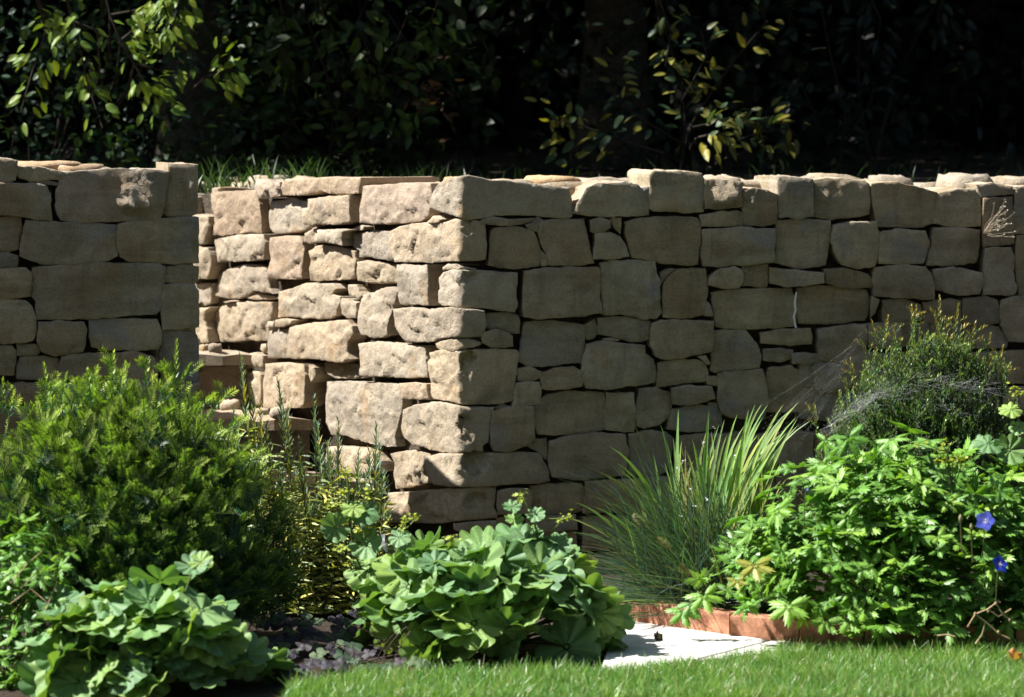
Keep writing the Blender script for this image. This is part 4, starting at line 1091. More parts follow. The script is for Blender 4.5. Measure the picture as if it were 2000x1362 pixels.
# ------------------------------------------------------------------ lavender by the steps
STRAP = (np.array([(0, 0, 0), (.42, .3, .05), (.36, .65, -.02), (0, 1, -.12), (-.36, .65, -.02), (-.42, .3, .05)], dtype=np.float32), np.array([(0, 1, 2, 5), (5, 2, 3, 4)]), np.ones((6, 3), dtype=np.float32))
lv = (-.52, 9.6, 0); lav = thing('lavender', 'straggly lavender with grey-green tops and yellow leaves before the steps', 'plant', lv); r = random.Random(71)
fol = Acc(); wood = Acc()
def lav_stem(acc, wd, r, b, tip, n=26, green=.35):
    pts = bez(b, Vector((tip.x*.75+b.x*.25, tip.y, b.z*.45+tip.z*.55)), tip, 10)
    V, F = tube(pts, [.0030-.0022*i/9 for i in range(10)], 4); wd.add(V, F, (.10, .085, .05))
    Ms = []; Tn = []; L = (tip-b).length; n = int(L/.012)
    for i in range(n):
        t = (i+.5)/n; k = t*9; j = int(k); p = pts[j].lerp(pts[min(9, j+1)], k-j); ax = (pts[min(9, j+1)]-pts[j]).normalized() if j < 9 else (pts[9]-pts[8]).normalized()
        for q in range(4 if t > 1-green else 3):
            a = i*1.1+q*6.283/3+r.uniform(-.4, .4); sd_ = Vector((math.cos(a), math.sin(a), 0))
            top = t > 1-green*r.uniform(.75, 1.15)
            d = sd_*(.45 if top else 1.0)+ax*(1.0 if top else .25+r.uniform(-.3, .3))
            l = r.uniform(.026, .046)*(1 if t > .7 else 1.2)*(1-.45*max(0, t-.8)/.2); k2 = r.uniform(.7, 1.2)
            Ms.append(np.array(basis(p, d, Vector((r.gauss(-.3, .7), r.gauss(-.5, .6), r.gauss(.5, .6))) if not top else -sd_, (l*.15, l, l*(.6 if top else 1.3)))))
            if top: col = (.19*k2, .27*k2, .18*k2) if r.random() < .88 else (.40, .33, .05)
            else:
                u = r.random(); col = (.62*k2, .58*k2, .15*k2) if u < .24 else ((.40*k2, .46*k2, .15*k2) if u < .72 else (.24*k2, .31*k2, .15*k2))
            Tn.append(col)
    acc.bake(STRAP, Ms, Tn)
tall = [(470, 695), (490, 755), (507, 790), (545, 745), (561, 800), (613, 778), (620, 830), (661, 822), (735, 828), (742, 870), (640, 865), (585, 860), (520, 830), (700, 880), (455, 800)]
for (x, y) in tall:
    tip = at(x, y, 9.61+r.uniform(-.06, .08)); b = Vector((tip.x*.65+lv[0]*.35+r.uniform(-.02, .04), 9.60+r.uniform(-.06, .1), 0))
    a = Acc(); lav_stem(a, a, r, b, tip); link('shoot', a.mesh('shoot', M_LEAF, b), lav, Matrix.Translation(b))
for k in range(85):
    x = r.uniform(500, 770); y = r.uniform(880, 1100); tip = at(x, y, 9.60+r.uniform(-.08, .14))
    b = Vector((tip.x*.7+lv[0]*.3+r.uniform(-.05, .05), 9.60+r.uniform(-.07, .1), 0)); lav_stem(fol, wood, r, b, tip, green=.22)
link('foliage', fol.mesh('foliage', M_LEAF, lv), lav, Matrix.Translation(lv), kind='stuff')
link('stems', wood.mesh('stems', M_BARK, lv), lav, Matrix.Translation(lv))
a = Acc(); q = at(541, 735, 9.55)           # one old seed head
V, F = tube([q-Vector((-.02, 0, .10)), q-Vector((0, 0, .01)), q], .0012, 4); a.add(V, F, (.12, .11, .07)); star_cluster(a, r, q+Vector((0, 0, .008)), .012, 14, (.09, .075, .065))
link('seed_head', a.mesh('seed_head', M_LEAF, q), lav, Matrix.Translation(q))

# ------------------------------------------------------------------ dark purple-leaved ground plant
pv = (-.33, 8.80, 0); pur = thing('purple_violet', "low plant with dark purple-grey leaves at the lawn edge beside the lady's mantle", 'plant', pv); r = random.Random(81)
PUR = leaf_meshes(HEART, [(.040, .032, .045), (.055, .05, .062), (.06, .10, .05), (.075, .12, .055)], M_LEAF)
for (x, y) in [(600, 1230), (622, 1235), (690, 1290), (610, 1290), (640, 1300), (660, 1305), (720, 1275), (730, 1300), (770, 1180), (765, 1210), (780, 1215), (700, 1240), (825, 1300), (840, 1305), (710, 1310), (690, 1260), (745, 1255), (800, 1250), (810, 1290), (590, 1310), (670, 1280), (650, 1250), (755, 1300), (780, 1290), (770, 1230)]+[(r.uniform(500, 720), r.uniform(1195, 1335)) for _ in range(70)]:
    Y = max(8.5, 1.40*FPX/(y-HOR+30)+r.uniform(-.06, .06)); link('leaf', PUR[r.randrange(len(PUR))], pur, basis(at(x, y, Y), Vector((r.uniform(-.6, .6), -.5, -.3)), Vector((r.uniform(-.5, .5), -.5, .8)), r.uniform(.018, .028)))
stems(pur, r, pv, .05, [at(r.uniform(600, 820), r.uniform(1200, 1300), 8.74) for _ in range(18)], .0012, (.12, .08, .07), M_LEAF)

# ------------------------------------------------------------------ grasses beside the edging
def strap_blade(r, b, tip, w_, col, sag=.35, segs=10, twist=0):
    b, tip = Vector(b), Vector(tip); m = Vector((b.x*.55+tip.x*.45, b.y*.5+tip.y*.5, b.z+(tip.z-b.z)*(.55+sag)))
    P = bez(b, m, tip, segs); V = []; Cc = []
    for i, p in enumerate(P):
        t = i/(segs-1); d = (P[min(i+1, segs-1)]-P[max(i-1, 0)]).normalized()
        sd_ = d.cross(Vector((-.55+math.sin(twist)*.6, -.8, .45+math.cos(twist)*.3))).normalized()
        ww = w_*(.5+.5*min(1, t*3))*(1-t**2.6)+.0003; nn = sd_.cross(d)
        for q, k in ((-1, .0), (0, -.22), (1, .0)):
            V.append(tuple(p+sd_*q*ww*.5+nn*k*ww)); Cc.append([c*(.85 if q == 0 else 1)*(.75+.35*t) for c in col])
    F = [(i*3+k, i*3+k+1, i*3+k+4, i*3+k+3) for i in range(segs-1) for k in (0, 1)]
    return np.array(V), np.array(F), np.array(Cc)
sb = (.56, 9.52, .04); strap = thing('strap_leaf_plant', 'clump of broad pale green strap leaves in front of the right wall', 'plant', sb); r = random.Random(91)
tips = [(1190, 872), (1205, 905), (1165, 920), (1160, 990), (1275, 885), (1290, 830), (1315, 855), (1352, 858), (1325, 800), (1380, 840), (1560, 785), (1545, 800), (1530, 790), (1555, 815), (1520, 810), (1500, 790), (1475, 790), (1510, 830), (1540, 830), (1490, 815), (1455, 830), (1440, 810), (1462, 800), (1530, 845), (1480, 850), (1420, 850), (1400, 870), (1500, 860), (1515, 875), (1435, 880), (1470, 900), (1355, 900), (1330, 920), (1300, 940), (1240, 960), (1120, 980), (1105, 1010), (1340, 880), (1395, 900), (1450, 860), (1250, 925), (1385, 800), (1415, 820)]
tips += [(x+r.uniform(-25, 25), y+r.uniform(-5, 45)) for (x, y) in tips if x > 1350]
for k, (x, y) in enumerate(tips):
    right = smooth01(1290, 1420, x); bx = .45+.07*right+r.uniform(-.06, .06); Y = 9.52+r.uniform(-.10, .12)
    q = strap_blade(r, (bx, Y, .04), at(x, y, Y-r.uniform(0, .12)), r.uniform(.011, .018), [c*r.uniform(.85, 1.15) for c in (.31, .45, .15)], sag=.28 if x < 1300 else r.uniform(.12, .32), twist=r.uniform(-1, 1))
    link('leaf', mesh_np('leaf', q[0]-np.array(sb), q[1], M_GRASS, q[2]), strap, Matrix.Translation(sb))
a = Acc()
for k in range(90):
    x = r.uniform(1200, 1540); y = r.uniform(850, 1060); Y = 9.52+r.uniform(-.10, .14); right = smooth01(1290, 1420, x)
    q = strap_blade(r, (.50+.12*right+r.uniform(-.08, .08), Y, .04), at(x, y, Y), r.uniform(.007, .012), [c*r.uniform(.6, 1.05) for c in (.28, .39, .12)], sag=r.uniform(.05, .3), twist=r.uniform(-1, 1), segs=7); a.add(*q)
link('inner_leaves', a.mesh('inner_leaves', M_GRASS, sb), strap, Matrix.Translation(sb), kind='stuff')
# small white flowers on thin stalks among the straps
for (x, y) in ((1397, 838), (1373, 866), (1333, 902), (1324, 915), (1348, 958), (1356, 988), (1375, 972), (1330, 1008), (1440, 893)):
    q = at(x, y, 9.28); a = Acc(); star_cluster(a, r, (0, 0, 0), .009, 3, (.75, .75, .80))
    fl = link('small_flower', a.mesh('small_flower', M_FLOWER), strap, Matrix.Translation(q))
    a = Acc(); V, F = tube(bez(q, q-Vector((.01, 0, .05)), q-Vector((-.01, 0, .14)), 5), .0008, 3); a.add(V, F, (.1, .16, .05)); link('stalk', a.mesh('stalk', M_LEAF, q), fl, Matrix.Translation(q))

fb = (.50, 9.40, .045); fou = thing('fountain_grass', 'fine dark fountain grass arching over the brick edging with fuzzy seed heads', 'plant', fb); r = random.Random(95); a = Acc()
for k in range(1500):
    ang = r.gauss(2.6, .85); el = r.uniform(.1, 1.35); L = r.uniform(.22, .44)
    b = Vector(fb)+Vector((r.gauss(.02, .07), r.gauss(.02, .05), 0))
    dirv = Vector((math.cos(ang)*math.cos(el), -abs(math.sin(ang))*math.cos(el)*.55+r.gauss(0, .18), math.sin(el)))
    tip = b+dirv*L; tip.z = max(.085 if k % 9 else .03, tip.z-.10*(1-el/1.6))
    q = strap_blade(r, b, tip, r.uniform(.0016, .0032), [c*r.uniform(.7, 1.25) for c in ((.095, .16, .095) if r.random() < .8 else (.24, .30, .10))], sag=r.uniform(.15, .45), segs=7, twist=r.uniform(-2, 2)); a.add(*q)
for k in range(26):                          # long thin outliers
    x, y = r.uniform(1090, 1330), r.uniform(870, 1090); Y = 9.36+r.uniform(-.15, .1)
    q = strap_blade(r, Vector(fb)+Vector((r.gauss(0, .05), 0, 0)), at(x, y, Y), .0022, (.09, .13, .07), sag=r.uniform(.1, .35), twist=r.uniform(-2, 2)); a.add(*q)
for (x, y, g) in ((1205, 762, .04), (1130, 905, .3), (1085, 915, .3), (1090, 935, .3), (1240, 830, .05)):
    q = strap_blade(r, Vector(fb), at(x, y, 9.32), .003, (.15, .21, .07), sag=g, segs=12); a.add(*q)
link('blades', a.mesh('blades', M_GRASS, fb), fou, Matrix.Translation(fb), kind='stuff')
for (x, y, dx) in ((1155, 1092, -.9), (1250, 1018, -.35), (1298, 1062, -.5), (1340, 1115, -.4)):
    q = at(x, y, 9.12); ax = Vector((dx, -.1, .35)).normalized(); h = Acc()
    for k in range(170):
        t = r.uniform(-.5, .5); d = Vector((r.gauss(0, 1), r.gauss(0, 1), r.gauss(0, 1))); d = (d-ax*d.dot(ax)).normalized()+ax*.7
        L = .012*(1-(2*t)**2*.6); V, F = tube([ax*.045*t, ax*.045*t+d*L], [.0005, .0002], 3); h.add(V, F, (.32, .34, .16))
    link('seed_head', h.mesh('seed_head', M_GRASS), fou, Matrix.Translation(q))

# ------------------------------------------------------------------ small things
# cobweb over the narrow-leaved shrub
wb = at(1640, 800, 9.55); web = thing('spider_web', 'white cobweb strands stretched over the narrow-leaved shrub and down to the left', 'cobweb', tuple(wb)); r = random.Random(101)
def strands(name, segs, rad):
    a = Acc()
    for P in segs:
        V, F = tube(P, rad, 3); a.add(V, F, (1, 1, 1))
    link(name, a.mesh(name, M_WHITE, wb), web, Matrix.Translation(wb))
S = []
for k in range(30):
    t = k/29; p = at(1700-t*95+r.uniform(-8, 8), 640+t*160+r.uniform(-8, 8), 9.6+r.uniform(-.06, .03)); q = at(1490+r.uniform(-30, 90)*(1-t*.3), 790+t*90+r.uniform(-12, 12), 9.5+r.uniform(-.05, .05)); S.append([p, (p+q)/2-Vector((0, 0, .006)), q])
strands('guy_threads', S, .00003)
S = []
for k in range(100):
    x = r.uniform(1600, 1700); y = 850-(x-1590)*.62+r.gauss(0, 8); L = r.uniform(15, 55)
    p = at(x, y, 9.52+r.uniform(-.03, .02)); q = at(x+L, y-L*.7+r.gauss(0, 9), 9.52+r.uniform(-.03, .02)); S.append([p, q])
for k in range(170):
    x = r.uniform(1660, 1935); y = 760+10*math.sin(x*.02)+(12 if x < 1760 else -3)+r.gauss(0, 9); L = r.uniform(12, 50)
    p = at(x, y, 9.51+r.uniform(-.02, .02)); q = at(x+L, y+r.gauss(0, 10), 9.51+r.uniform(-.02, .02)); S.append([p, q])
for k in range(25):
    x = r.uniform(1800, 1880); y = 792+(x-1800)*.2+r.gauss(0, 5); p = at(x, y, 9.53); q = at(x+r.uniform(10, 40), y+r.gauss(2, 6), 9.53); S.append([p, q])
strands('sheet', S, .00006)

# white feather caught in the lavender
q = at(746, 1045, 9.02); fe = thing('feather', 'small white feather caught on the lavender beside the lowest step', 'feather', tuple(q)); T = t_ovate(.045, .015, .15, .004, 1, edge=(.85, .85, .88))
link('vane', mesh_np('vane', T[0], T[1], M_FLOWER, T[2]), fe, basis(q, Vector((.25, 0, -1)), Vector((-.3, -1, .3))))
V, F = tube([q+Vector((-.006, -.001, .018)), q+Vector((.004, -.001, -.02))], .0006, 4); link('quill', mesh_np('quill', V-np.array(q), F, M_WHITE), fe, Matrix.Translation(q))
# dried flower stalk growing out of the wall at the right
q = FR.pt(FR.px(1920, 455)[0], FR.px(1920, 455)[1], .005); dr = thing('dried_plant', 'pale dried flower stalks growing from a joint high in the right wall', 'plant', tuple(q)); a = Acc(); r = random.Random(7)
for k in range(30):
    e = FR.pt(*FR.px(1938+r.gauss(0, 9), 432+r.gauss(0, 18)), .04+r.uniform(0, .10)); V, F = tube(bez(q, (q+e)/2+Vector((r.gauss(0, .012), -.01, r.gauss(0, .012))), e, 5), .0005, 4); a.add(V, F, (.5, .42, .32)); star_cluster(a, r, e, .006, 4, (.55, .48, .38))
link('stalks', a.mesh('stalks', M_FLOWER, q), dr, Matrix.Translation(q))
# dead stalk and brown leaf on the lawn edge
q = at(1935, 1240, 8.8); q.z = .0; ds = thing('dead_stalk', 'dry broken cranesbill stalk leaning over the lawn edge at the right', 'stalk', tuple(q)); a = Acc()
for P in ([(1890, 1225), (1905, 1200), (1930, 1190), (1945, 1178), (1958, 1200), (1972, 1210)], [(1905, 1200), (1925, 1215), (1950, 1238), (1972, 1248)], [(1925, 1215), (1918, 1240), (1905, 1258)], [(1930, 1190), (1950, 1205), (1975, 1190)], [(1830, 1242), (1850, 1240), (1865, 1244)]):
    V, F = tube([at(x, y, 8.72) for x, y in P], .0022, 5); a.add(V, F, (1, 1, 1))
for (x, y) in ((1905, 1200), (1945, 1180), (1930, 1195), (1972, 1212), (1950, 1236)):
    p = at(x, y, 8.72); V, F = tube([p+Vector((0, 0, .006)), p+Vector((0, 0, .002)), p-Vector((0, 0, .004))], [.001, .0045, .001], 6); a.add(V, F, (1, 1, 1))
link('stalks', a.mesh('stalks', M_DRY, q), ds, Matrix.Translation(q))
q = at(1970, 1284, 8.62); T = t_ovate(.034, .022, .35, .01, 1, edge=(.42, .22, .09))
dl = link('dead_leaf', mesh_np('dead_leaf', T[0], T[1], M_LEAF, T[2]), None, basis((q.x, q.y, .036), Vector((1, -.4, .1)), Vector((.2, -.5, 1)))); setp(dl, 'curled orange-brown dead leaf lying on the lawn at the right', 'leaf')
q = at(1278, 1264, 9.05); T = t_ovate(.022, .012, .6, .004, 1, edge=(.07, .06, .05))
dl = link('dead_leaf', mesh_np('dead_leaf', T[0], T[1], M_LEAF, T[2]), None, basis((q.x, q.y, .012), Vector((1, -.2, .05)), Vector((0, -.2, 1)))); setp(dl, 'tiny dark dry leaf lying on the white paving', 'leaf')
a = Acc()                                    # withered stems at the left edge
q = at(70, 1130, 8.45); ws = thing('dead_stalk', "thin brown withered stems between the yew and the corner lady's mantle", 'stalk', tuple(q))
for P in ([(20, 1140), (55, 1100), (85, 1075), (70, 1060)], [(40, 1150), (80, 1110), (90, 1150)], [(20, 1180), (60, 1150), (95, 1180)], [(90, 1190), (110, 1140), (95, 1110)]):
    V, F = tube([at(x, y, 8.40) for x, y in P], .0014, 4); a.add(V, F, (1, 1, 1))
link('stalks', a.mesh('stalks', M_DRY, q), ws, Matrix.Translation(q))

# ------------------------------------------------------------------ behind the walls: shrubs in the shade of trees
OV = t_ovate(1, .52, .10, .16); OVN = t_ovate(1, .40, .10, .10); OVS = t_ovate(1, .6, .08, .1, rows=5)
OVC = (np.array([(0, 0, 0), (.26, .3, .05), (.22, .65, .0), (0, 1, -.1), (-.22, .65, .0), (-.26, .3, .05)], dtype=np.float32), np.array([(0, 1, 2, 5), (5, 2, 3, 4)]), np.ones((6, 3), dtype=np.float32))
def bank_z(y): return 1.045+.022*(y-10)
def quick_leaves(acc, T, r, pts, size, cols, facing=None, jitter=.6):
    Ms = []; Tn = []
    for p in pts:
        d = Vector((r.gauss(0, 1), r.gauss(0, .6), r.gauss(-.35, .6))); n_ = Vector((r.gauss(0, jitter), r.gauss(-.5, jitter), r.gauss(.7, jitter)))
        Ms.append(np.array(basis(p, d, n_, r.uniform(*size)))); c = cols[r.randrange(len(cols))]; k = r.uniform(.7, 1.2); Tn.append([q*k for q in c])
    acc.bake(T, Ms, Tn)

def shrub(name, label, base, branches, meshes, size, per, seed, fillT, fillcols, fill, fillbox, fillsize, cat='shrub', spread=.05, droop=.5, group=None):
    """branches: lists of points; leaves along them are parts; 'fill' leaves deeper in are one mass"""
    r = random.Random(seed); root = thing(name, label, cat, base, group); wd = Acc()
    for P in branches:
        n = len(P); V, F = tube(P, [.0038*(1-i/n)+.001 for i in range(n)], 5); wd.add(V, F, (.1, .08, .06))
        L = sum((b-a).length for a, b in zip(P[:-1], P[1:]))
        for k in range(per):
            t = r.uniform(.25, 1.0); p, d = path_pt(P, L*t)
            side = d.cross(Vector((r.gauss(0, .3), r.gauss(-1, .3), .4))).normalized()*(1 if k % 2 else -1)
            dd = side*.8+d*.6+Vector((0, 0, -droop*r.uniform(.2, 1)))+Vector((r.gauss(0, .25), r.gauss(-.1, .25), 0))
            p = p+side*r.uniform(0, spread)+Vector((0, r.gauss(0, spread), r.gauss(0, spread*.5)))
            nn = Vector((r.gauss(-.1, .45), r.gauss(-.55, .4), r.uniform(.3, 1)))
            link('leaf', meshes[r.randrange(len(meshes))], root, basis(p, dd, nn, r.uniform(*size)))
    for P in branches:                       # each branch springs from the foot of the shrub
        q = P[0]; b0 = Vector(base); V, F = tube(bez(b0, Vector(((b0.x+q.x)/2, b0.y+.9, (b0.z+q.z)/2)), q, 6), [.009, .008, .007, .006, .005, .004], 5); wd.add(V, F, (.1, .08, .06))
    link('branches', wd.mesh('branches', M_TWIG, base), root, Matrix.Translation(base))
    if fill:
        a = Acc(); (x0, x1, y0, y1, z0, z1) = fillbox
        pts = []
        while len(pts) < fill:
            p = Vector((r.uniform(x0, x1), r.uniform(y0, y1), r.uniform(z0, z1)))
            if noise.noise(p*3.1+Vector((seed, 0, 0))) > -.12: pts.append(p)
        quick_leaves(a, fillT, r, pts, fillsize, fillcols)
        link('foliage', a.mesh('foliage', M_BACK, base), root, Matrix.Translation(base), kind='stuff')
    return root
def pxpath(pts, Y, r, amp=.05): return [at(x, y, Y+r.uniform(-amp, amp)) for x, y in pts]

r = random.Random(201)
BR1 = leaf_meshes([OV, OVN], [(.12, .19, .022), (.09, .16, .025), (.16, .22, .025)], M_BACK)
b1 = [pxpath(p, 11.68, r) for p in ([(195, -60), (215, 30), (240, 90), (262, 125), (330, 142), (400, 152), (455, 132)], [(215, 30), (270, 20), (330, 15), (350, 45)], [(190, 60), (140, 40), (100, 48), (85, 60)], [(235, 80), (260, 60), (300, 45)],
      [(262, 125), (300, 190), (330, 230)], [(120, -40), (150, 60), (170, 160), (200, 250)], [(300, -50), (330, 40), (345, 90)], [(60, -40), (90, 60), (60, 150), (40, 220)], [(360, -40), (345, 20), (335, 60)], [(400, 152), (430, 140), (468, 135)])]
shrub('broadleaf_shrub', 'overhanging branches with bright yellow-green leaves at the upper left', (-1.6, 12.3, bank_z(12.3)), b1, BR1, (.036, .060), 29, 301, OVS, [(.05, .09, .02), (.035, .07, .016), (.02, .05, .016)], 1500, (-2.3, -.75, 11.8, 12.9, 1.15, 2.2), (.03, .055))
IV = leaf_meshes([OVS], [(.025, .055, .028), (.035, .065, .04)], M_BACK)
b2 = [pxpath([(x, 340), (x+r.uniform(-30, 30), 250), (x+r.uniform(-60, 60), 150), (x+r.uniform(-60, 60), 60)], 12.5, r, .1) for x in (10, 60, 110, 160, 220, 290)]
shrub('ivy', 'small glossy dark ivy leaves climbing at the left edge above the wall', (-1.7, 12.6, bank_z(12.6)), b2, IV, (.02, .036), 30, 302, OVS, [(.025, .055, .028), (.035, .065, .035)], 1500, (-2.3, -.9, 11.9, 12.8, 1.1, 1.75), (.02, .035))
BR3 = leaf_meshes([OV, OVN], [(.045, .08, .013), (.055, .09, .015), (.035, .065, .012)], M_BACK)
b3 = [pxpath(p, 12.2, r, .12) for p in ([(640, 330), (650, 250), (640, 150), (600, 40)], [(650, 280), (700, 200), (760, 120), (800, 20)], [(650, 260), (600, 180), (560, 110), (530, 60)], [(700, 260), (780, 230), (830, 240)], [(680, 240), (760, 150), (850, 110), (905, 105)], [(600, 280), (560, 220), (520, 150)],
      [(700, -30), (760, 30), (800, 90), (860, 60)], [(620, -30), (640, 60), (690, 140), (720, 190)], [(730, -30), (700, 40), (720, 110), (760, 150)], [(540, -30), (560, 60), (550, 95), (520, 110)], [(870, -30), (840, 40), (870, 90)], [(650, 300), (720, 290), (690, 250), (680, 215)])]
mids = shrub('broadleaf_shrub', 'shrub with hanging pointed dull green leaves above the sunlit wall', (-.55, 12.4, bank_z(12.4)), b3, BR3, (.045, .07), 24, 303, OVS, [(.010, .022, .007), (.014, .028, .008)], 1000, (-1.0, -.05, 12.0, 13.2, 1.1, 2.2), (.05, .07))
a = Acc(); rr = random.Random(6); quick_leaves(a, OVN, rr, [at(840+rr.gauss(0, 26), 190+rr.gauss(0, 30), 12.3+rr.gauss(0, .05)) for _ in range(60)], (.03, .05), [(.14, .08, .05), (.10, .06, .04)])
wl = link('withered_leaves', a.mesh('withered_leaves', M_BACK, mids.location), mids, Matrix.Translation(mids.location), kind='stuff'); wl['label'] = 'brown withered leaves'
VT = t_ovate(1, .50, .10, .12, mid=(.26, .23, .035), edge=(.02, .042, .016)); VT2 = t_ovate(1, .46, .12, .2, mid=(.10, .10, .022), edge=(.02, .04, .017))
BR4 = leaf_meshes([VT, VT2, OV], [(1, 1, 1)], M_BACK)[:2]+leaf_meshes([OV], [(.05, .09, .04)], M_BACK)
b4 = [pxpath(p, 11.72 if p[-1][0] in (1470, 1430) else 12.1, r, .1) for p in ([(1330, 330), (1340, 250), (1330, 160), (1300, 60)], [(1340, 260), (1390, 180), (1440, 110), (1500, 40)], [(1350, 250), (1420, 235), (1470, 245)], [(1360, 270), (1400, 260), (1430, 270)], [(1330, 280), (1250, 230), (1200, 190), (1215, 110)], [(1300, 300), (1200, 270), (1120, 240), (1060, 230)], [(1400, 290), (1480, 260), (1540, 250), (1560, 270)], [(1330, 200), (1380, 110), (1370, 60)], [(1450, 300), (1500, 270), (1490, 210)], [(1120, 330), (1110, 280), (1080, 250)], [(1280, -20), (1310, 60), (1300, 130)])]
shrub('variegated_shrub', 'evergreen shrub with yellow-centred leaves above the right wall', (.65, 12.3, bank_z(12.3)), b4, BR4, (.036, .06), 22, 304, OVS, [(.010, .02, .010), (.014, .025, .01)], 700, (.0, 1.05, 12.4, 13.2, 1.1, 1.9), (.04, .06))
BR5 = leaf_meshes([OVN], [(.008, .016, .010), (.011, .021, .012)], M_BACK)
b5 = [pxpath(p, 12.9, r, .15) for p in ([(1640, 340), (1650, 220), (1620, 100), (1600, -10)], [(1650, 280), (1700, 200), (1720, 120)], [(1660, 280), (1740, 240), (1800, 220)], [(1620, 290), (1580, 200), (1540, 100)], [(1690, -30), (1720, 40), (1710, 100)], [(1600, 330), (1620, 280), (1660, 250)], [(1850, -30), (1830, 40), (1860, 70)])]
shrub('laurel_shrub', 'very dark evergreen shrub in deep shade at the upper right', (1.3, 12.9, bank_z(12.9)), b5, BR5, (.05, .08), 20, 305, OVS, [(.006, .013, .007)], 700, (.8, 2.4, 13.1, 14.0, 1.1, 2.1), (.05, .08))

# grass and weeds along the top of the bank
rng = np.random.default_rng(8); n = 3400; X = rng.uniform(-2.4, 2.4, n); Y = 10.95+rng.uniform(0, 1, n)**.8*2.2+np.abs(X)*.0
lim = 10.45+.21*np.maximum(X+.146, 0)+np.where(X < -.146, np.clip(-(X+.146)*1.55, 0, 1.4), 0)+.12
keep = Y > lim; X, Y = X[keep], Y[keep]; n = len(X); k = rng.uniform(.6, 1.3, n); dens = np.array([noise.noise(Vector((x*3, y*3, 4))) for x, y in zip(X, Y)])
keep = (dens > -.15) & ((X < -.15) | (rng.uniform(0, 1, n) < .22)); X, Y, k = X[keep], Y[keep], k[keep]; n = len(X)
acc = Acc(); blades(rng, X, Y, 1.045+.022*(Y-10), rng.uniform(.03, .11, n), rng.uniform(.2, .9, n), rng.uniform(.003, .008, n), np.stack([.035*k, .07*k, .014*k], 1), acc, 3)
n = 260; X = rng.uniform(-1.05, -.62, n); Y = rng.uniform(11.42, 11.8, n); k = rng.uniform(.6, 1.3, n)
blades(rng, X, Y, 1.045+.022*(Y-10), rng.uniform(.05, .14, n), rng.uniform(.2, .9, n), rng.uniform(.004, .010, n), np.stack([.05*k, .10*k, .018*k], 1), acc, 3)
setp(link('rough_grass', acc.mesh('rough_grass', M_GRASS)), 'rough shaded grass and weeds on the bank behind the walls', 'grass', kind='stuff')

# hedge closing the view behind the shrubs
r = random.Random(401); hb = (0, 15.2, bank_z(15.2)); hedge = thing('hedge', 'tall dark hedge closing the view far behind the wall', 'hedge', hb); a = Acc(); pts = []
while len(pts) < 15000:
    p = Vector((r.uniform(-6, 6), 15.0+r.random()**2*1.6, r.uniform(1.1, 4.6))); p.y += noise.noise(Vector((p.x*.8, 0, p.z*.8)))*.5; pts.append(p)
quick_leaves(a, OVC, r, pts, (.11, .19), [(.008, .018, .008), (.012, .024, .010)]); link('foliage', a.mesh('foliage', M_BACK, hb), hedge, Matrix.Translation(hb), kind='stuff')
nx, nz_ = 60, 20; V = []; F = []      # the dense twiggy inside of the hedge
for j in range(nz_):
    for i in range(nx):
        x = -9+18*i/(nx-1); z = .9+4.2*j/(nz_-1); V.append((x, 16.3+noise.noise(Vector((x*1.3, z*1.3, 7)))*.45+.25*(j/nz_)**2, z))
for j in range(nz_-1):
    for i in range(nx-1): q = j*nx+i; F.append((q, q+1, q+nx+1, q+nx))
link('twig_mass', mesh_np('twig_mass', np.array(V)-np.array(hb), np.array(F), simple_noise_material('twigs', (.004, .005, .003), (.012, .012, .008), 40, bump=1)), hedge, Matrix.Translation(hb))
wd = Acc()
for k in range(13):
    x = -6+k; V, F = tube([(x, 15.9, 1.05), (x+.1, 15.9, 2.6), (x, 15.9, 4.2)], [.06, .05, .02], 6); wd.add(V, F, (.08, .06, .05))
link('stems', wd.mesh('stems', M_BARK, hb), hedge, Matrix.Translation(hb))

# trees whose crowns roof the bank, above the picture
def tree(label, x, y, crown, n, seed):
    r = random.Random(seed); zb_ = bank_z(y); base = (x, y, zb_); root = thing('shade_tree', label, 'tree', base, 'trees standing over the bank'); wd = Acc()
    (cx, cy, cz), (rx, ry, rz) = crown
    V, F = tube([(x, y, zb_-.1), (x+.03, y, zb_+.5), (x*.7+cx*.3, y*.8+cy*.2, cz*.55+zb_*.45), (cx, cy, cz)], [.17, .13, .10, .05], 9); wd.add(V, F, (.1, .08, .06))
    for k in range(12):
        e = Vector((cx+r.uniform(-.8, .8)*rx, cy+r.uniform(-.8, .8)*ry, cz+r.uniform(-.5, .7)*rz)); s = Vector((x*.6+cx*.4, y*.6+cy*.4, cz-rz*.7))
        V, F = tube(bez(s, (s+e)/2+Vector((0, 0, .3)), e, 6), [.05, .04, .03, .022, .015, .008], 6); wd.add(V, F, (.1, .08, .06))
    link('trunk', wd.mesh('trunk', M_BARK, base), root, Matrix.Translation(base)); a = Acc(); pts = []
    while len(pts) < n:
        d = Vector((r.uniform(-1, 1), r.uniform(-1, 1), r.uniform(-1, 1)))
        if d.length > 1 or noise.noise(d*2.2+Vector((seed, 0, 0))) < -.28: continue
        pts.append(Vector((cx+d.x*rx, cy+d.y*ry, cz+d.z*rz)))
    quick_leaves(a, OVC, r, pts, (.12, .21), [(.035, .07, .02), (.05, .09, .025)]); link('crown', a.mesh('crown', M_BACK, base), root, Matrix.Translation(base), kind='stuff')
tree('shade tree rooted far left behind the wall, its crown above the picture', -3.2, 14.4, ((-3.6, 13.95, 4.3), (2.4, 2.4, 2.1)), 5200, 1)
tree('shade tree rooted left of the middle, its crown above the picture', -1.3, 14.6, ((-1.6, 13.85, 3.9), (2.2, 2.2, 1.85)), 5200, 2)
tree('shade tree rooted right of the middle, its crown above the picture', .4, 14.8, ((.3, 13.95, 3.9), (2.2, 2.2, 1.85)), 5200, 3)
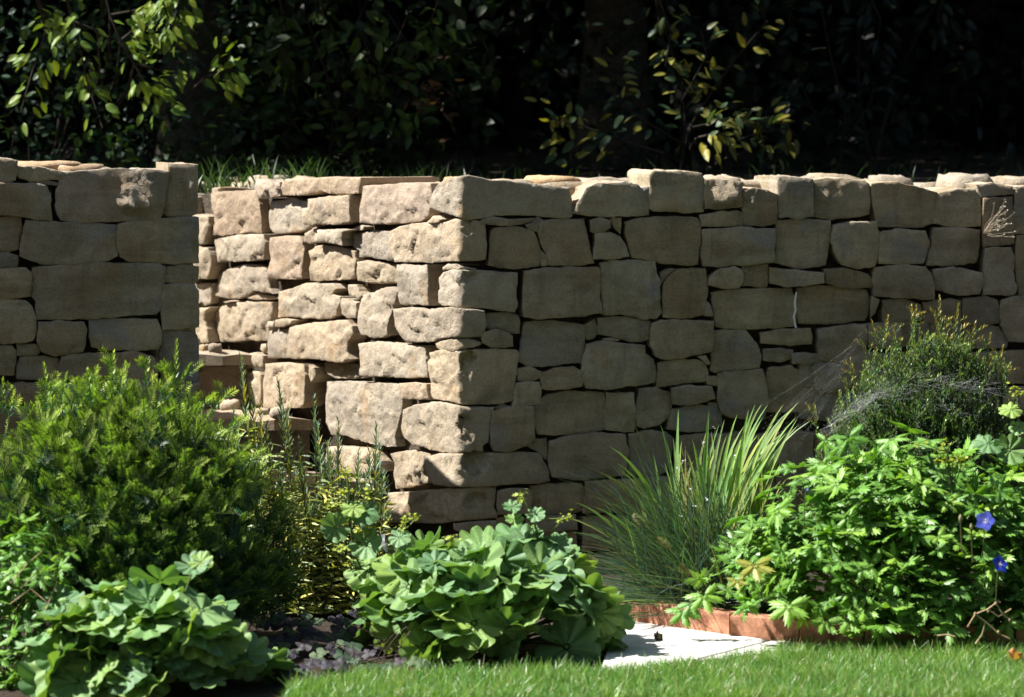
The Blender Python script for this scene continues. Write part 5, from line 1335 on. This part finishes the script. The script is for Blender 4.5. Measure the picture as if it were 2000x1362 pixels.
tree('shade tree rooted at the right, its crown above the picture', 2.3, 14.7, ((2.4, 13.95, 4.0), (2.3, 2.3, 1.9)), 5200, 4)
tree('shade tree rooted beyond the left edge, its crown above the picture', -6.4, 14.4, ((-6.2, 13.95, 4.6), (2.5, 2.5, 2.3)), 4600, 5)
# unseen trees added behind the viewer to block sky light and darken the walls
def far_tree(label, x, y, h, rad, seed):
    r = random.Random(seed); base = (x, y, -.01); root = thing('sky_block_tree', label, 'tree', base, 'added trees behind the viewer'); wd = Acc()
    V, F = tube([(x, y, -.1), (x+.1, y, h*.25), (x-.1, y+.1, h*.6)], [.28, .2, .1], 9); wd.add(V, F, (.1, .08, .06))
    for k in range(9):
        e = Vector((x+r.uniform(-.7, .7)*rad, y+r.uniform(-.7, .7)*rad, h*r.uniform(.3, .85))); V, F = tube(bez((x, y, h*.22), ((x+e.x)/2, (y+e.y)/2, e.z*.8), e, 6), [.1, .08, .06, .04, .03, .02], 6); wd.add(V, F, (.1, .08, .06))
    link('trunk', wd.mesh('trunk', M_BARK, base), root, Matrix.Translation(base)); a = Acc(); pts = []
    while len(pts) < 4200:
        d = Vector((r.uniform(-1, 1), r.uniform(-1, 1), r.uniform(-1, 1)))
        if d.length > 1 or noise.noise(d*2.4+Vector((seed, 3, 0))) < -.3: continue
        pts.append(Vector((x+d.x*rad, y+d.y*rad, h*.55+d.z*h*.47)))
    quick_leaves(a, OVC, r, pts, (.24, .42), [(.035, .07, .02), (.05, .09, .025)]); link('crown', a.mesh('crown', M_BACK, base), root, Matrix.Translation(base), kind='stuff')
for k, (x, y, h) in enumerate(((-10, -.5, 11.5), (-6.6, -3.6, 13), (-2.4, -5.2, 12.5), (2.2, -5.3, 13.5), (6.4, -3.8, 12.5), (9.8, -.4, 12), (11.4, 4.2, 11))):
    far_tree('added sky-blocking tree behind the viewer, %s from the left of a row of seven' % ('first', 'second', 'third', 'fourth', 'fifth', 'sixth', 'seventh')[k], x, y, h, 3.1, 500+k)
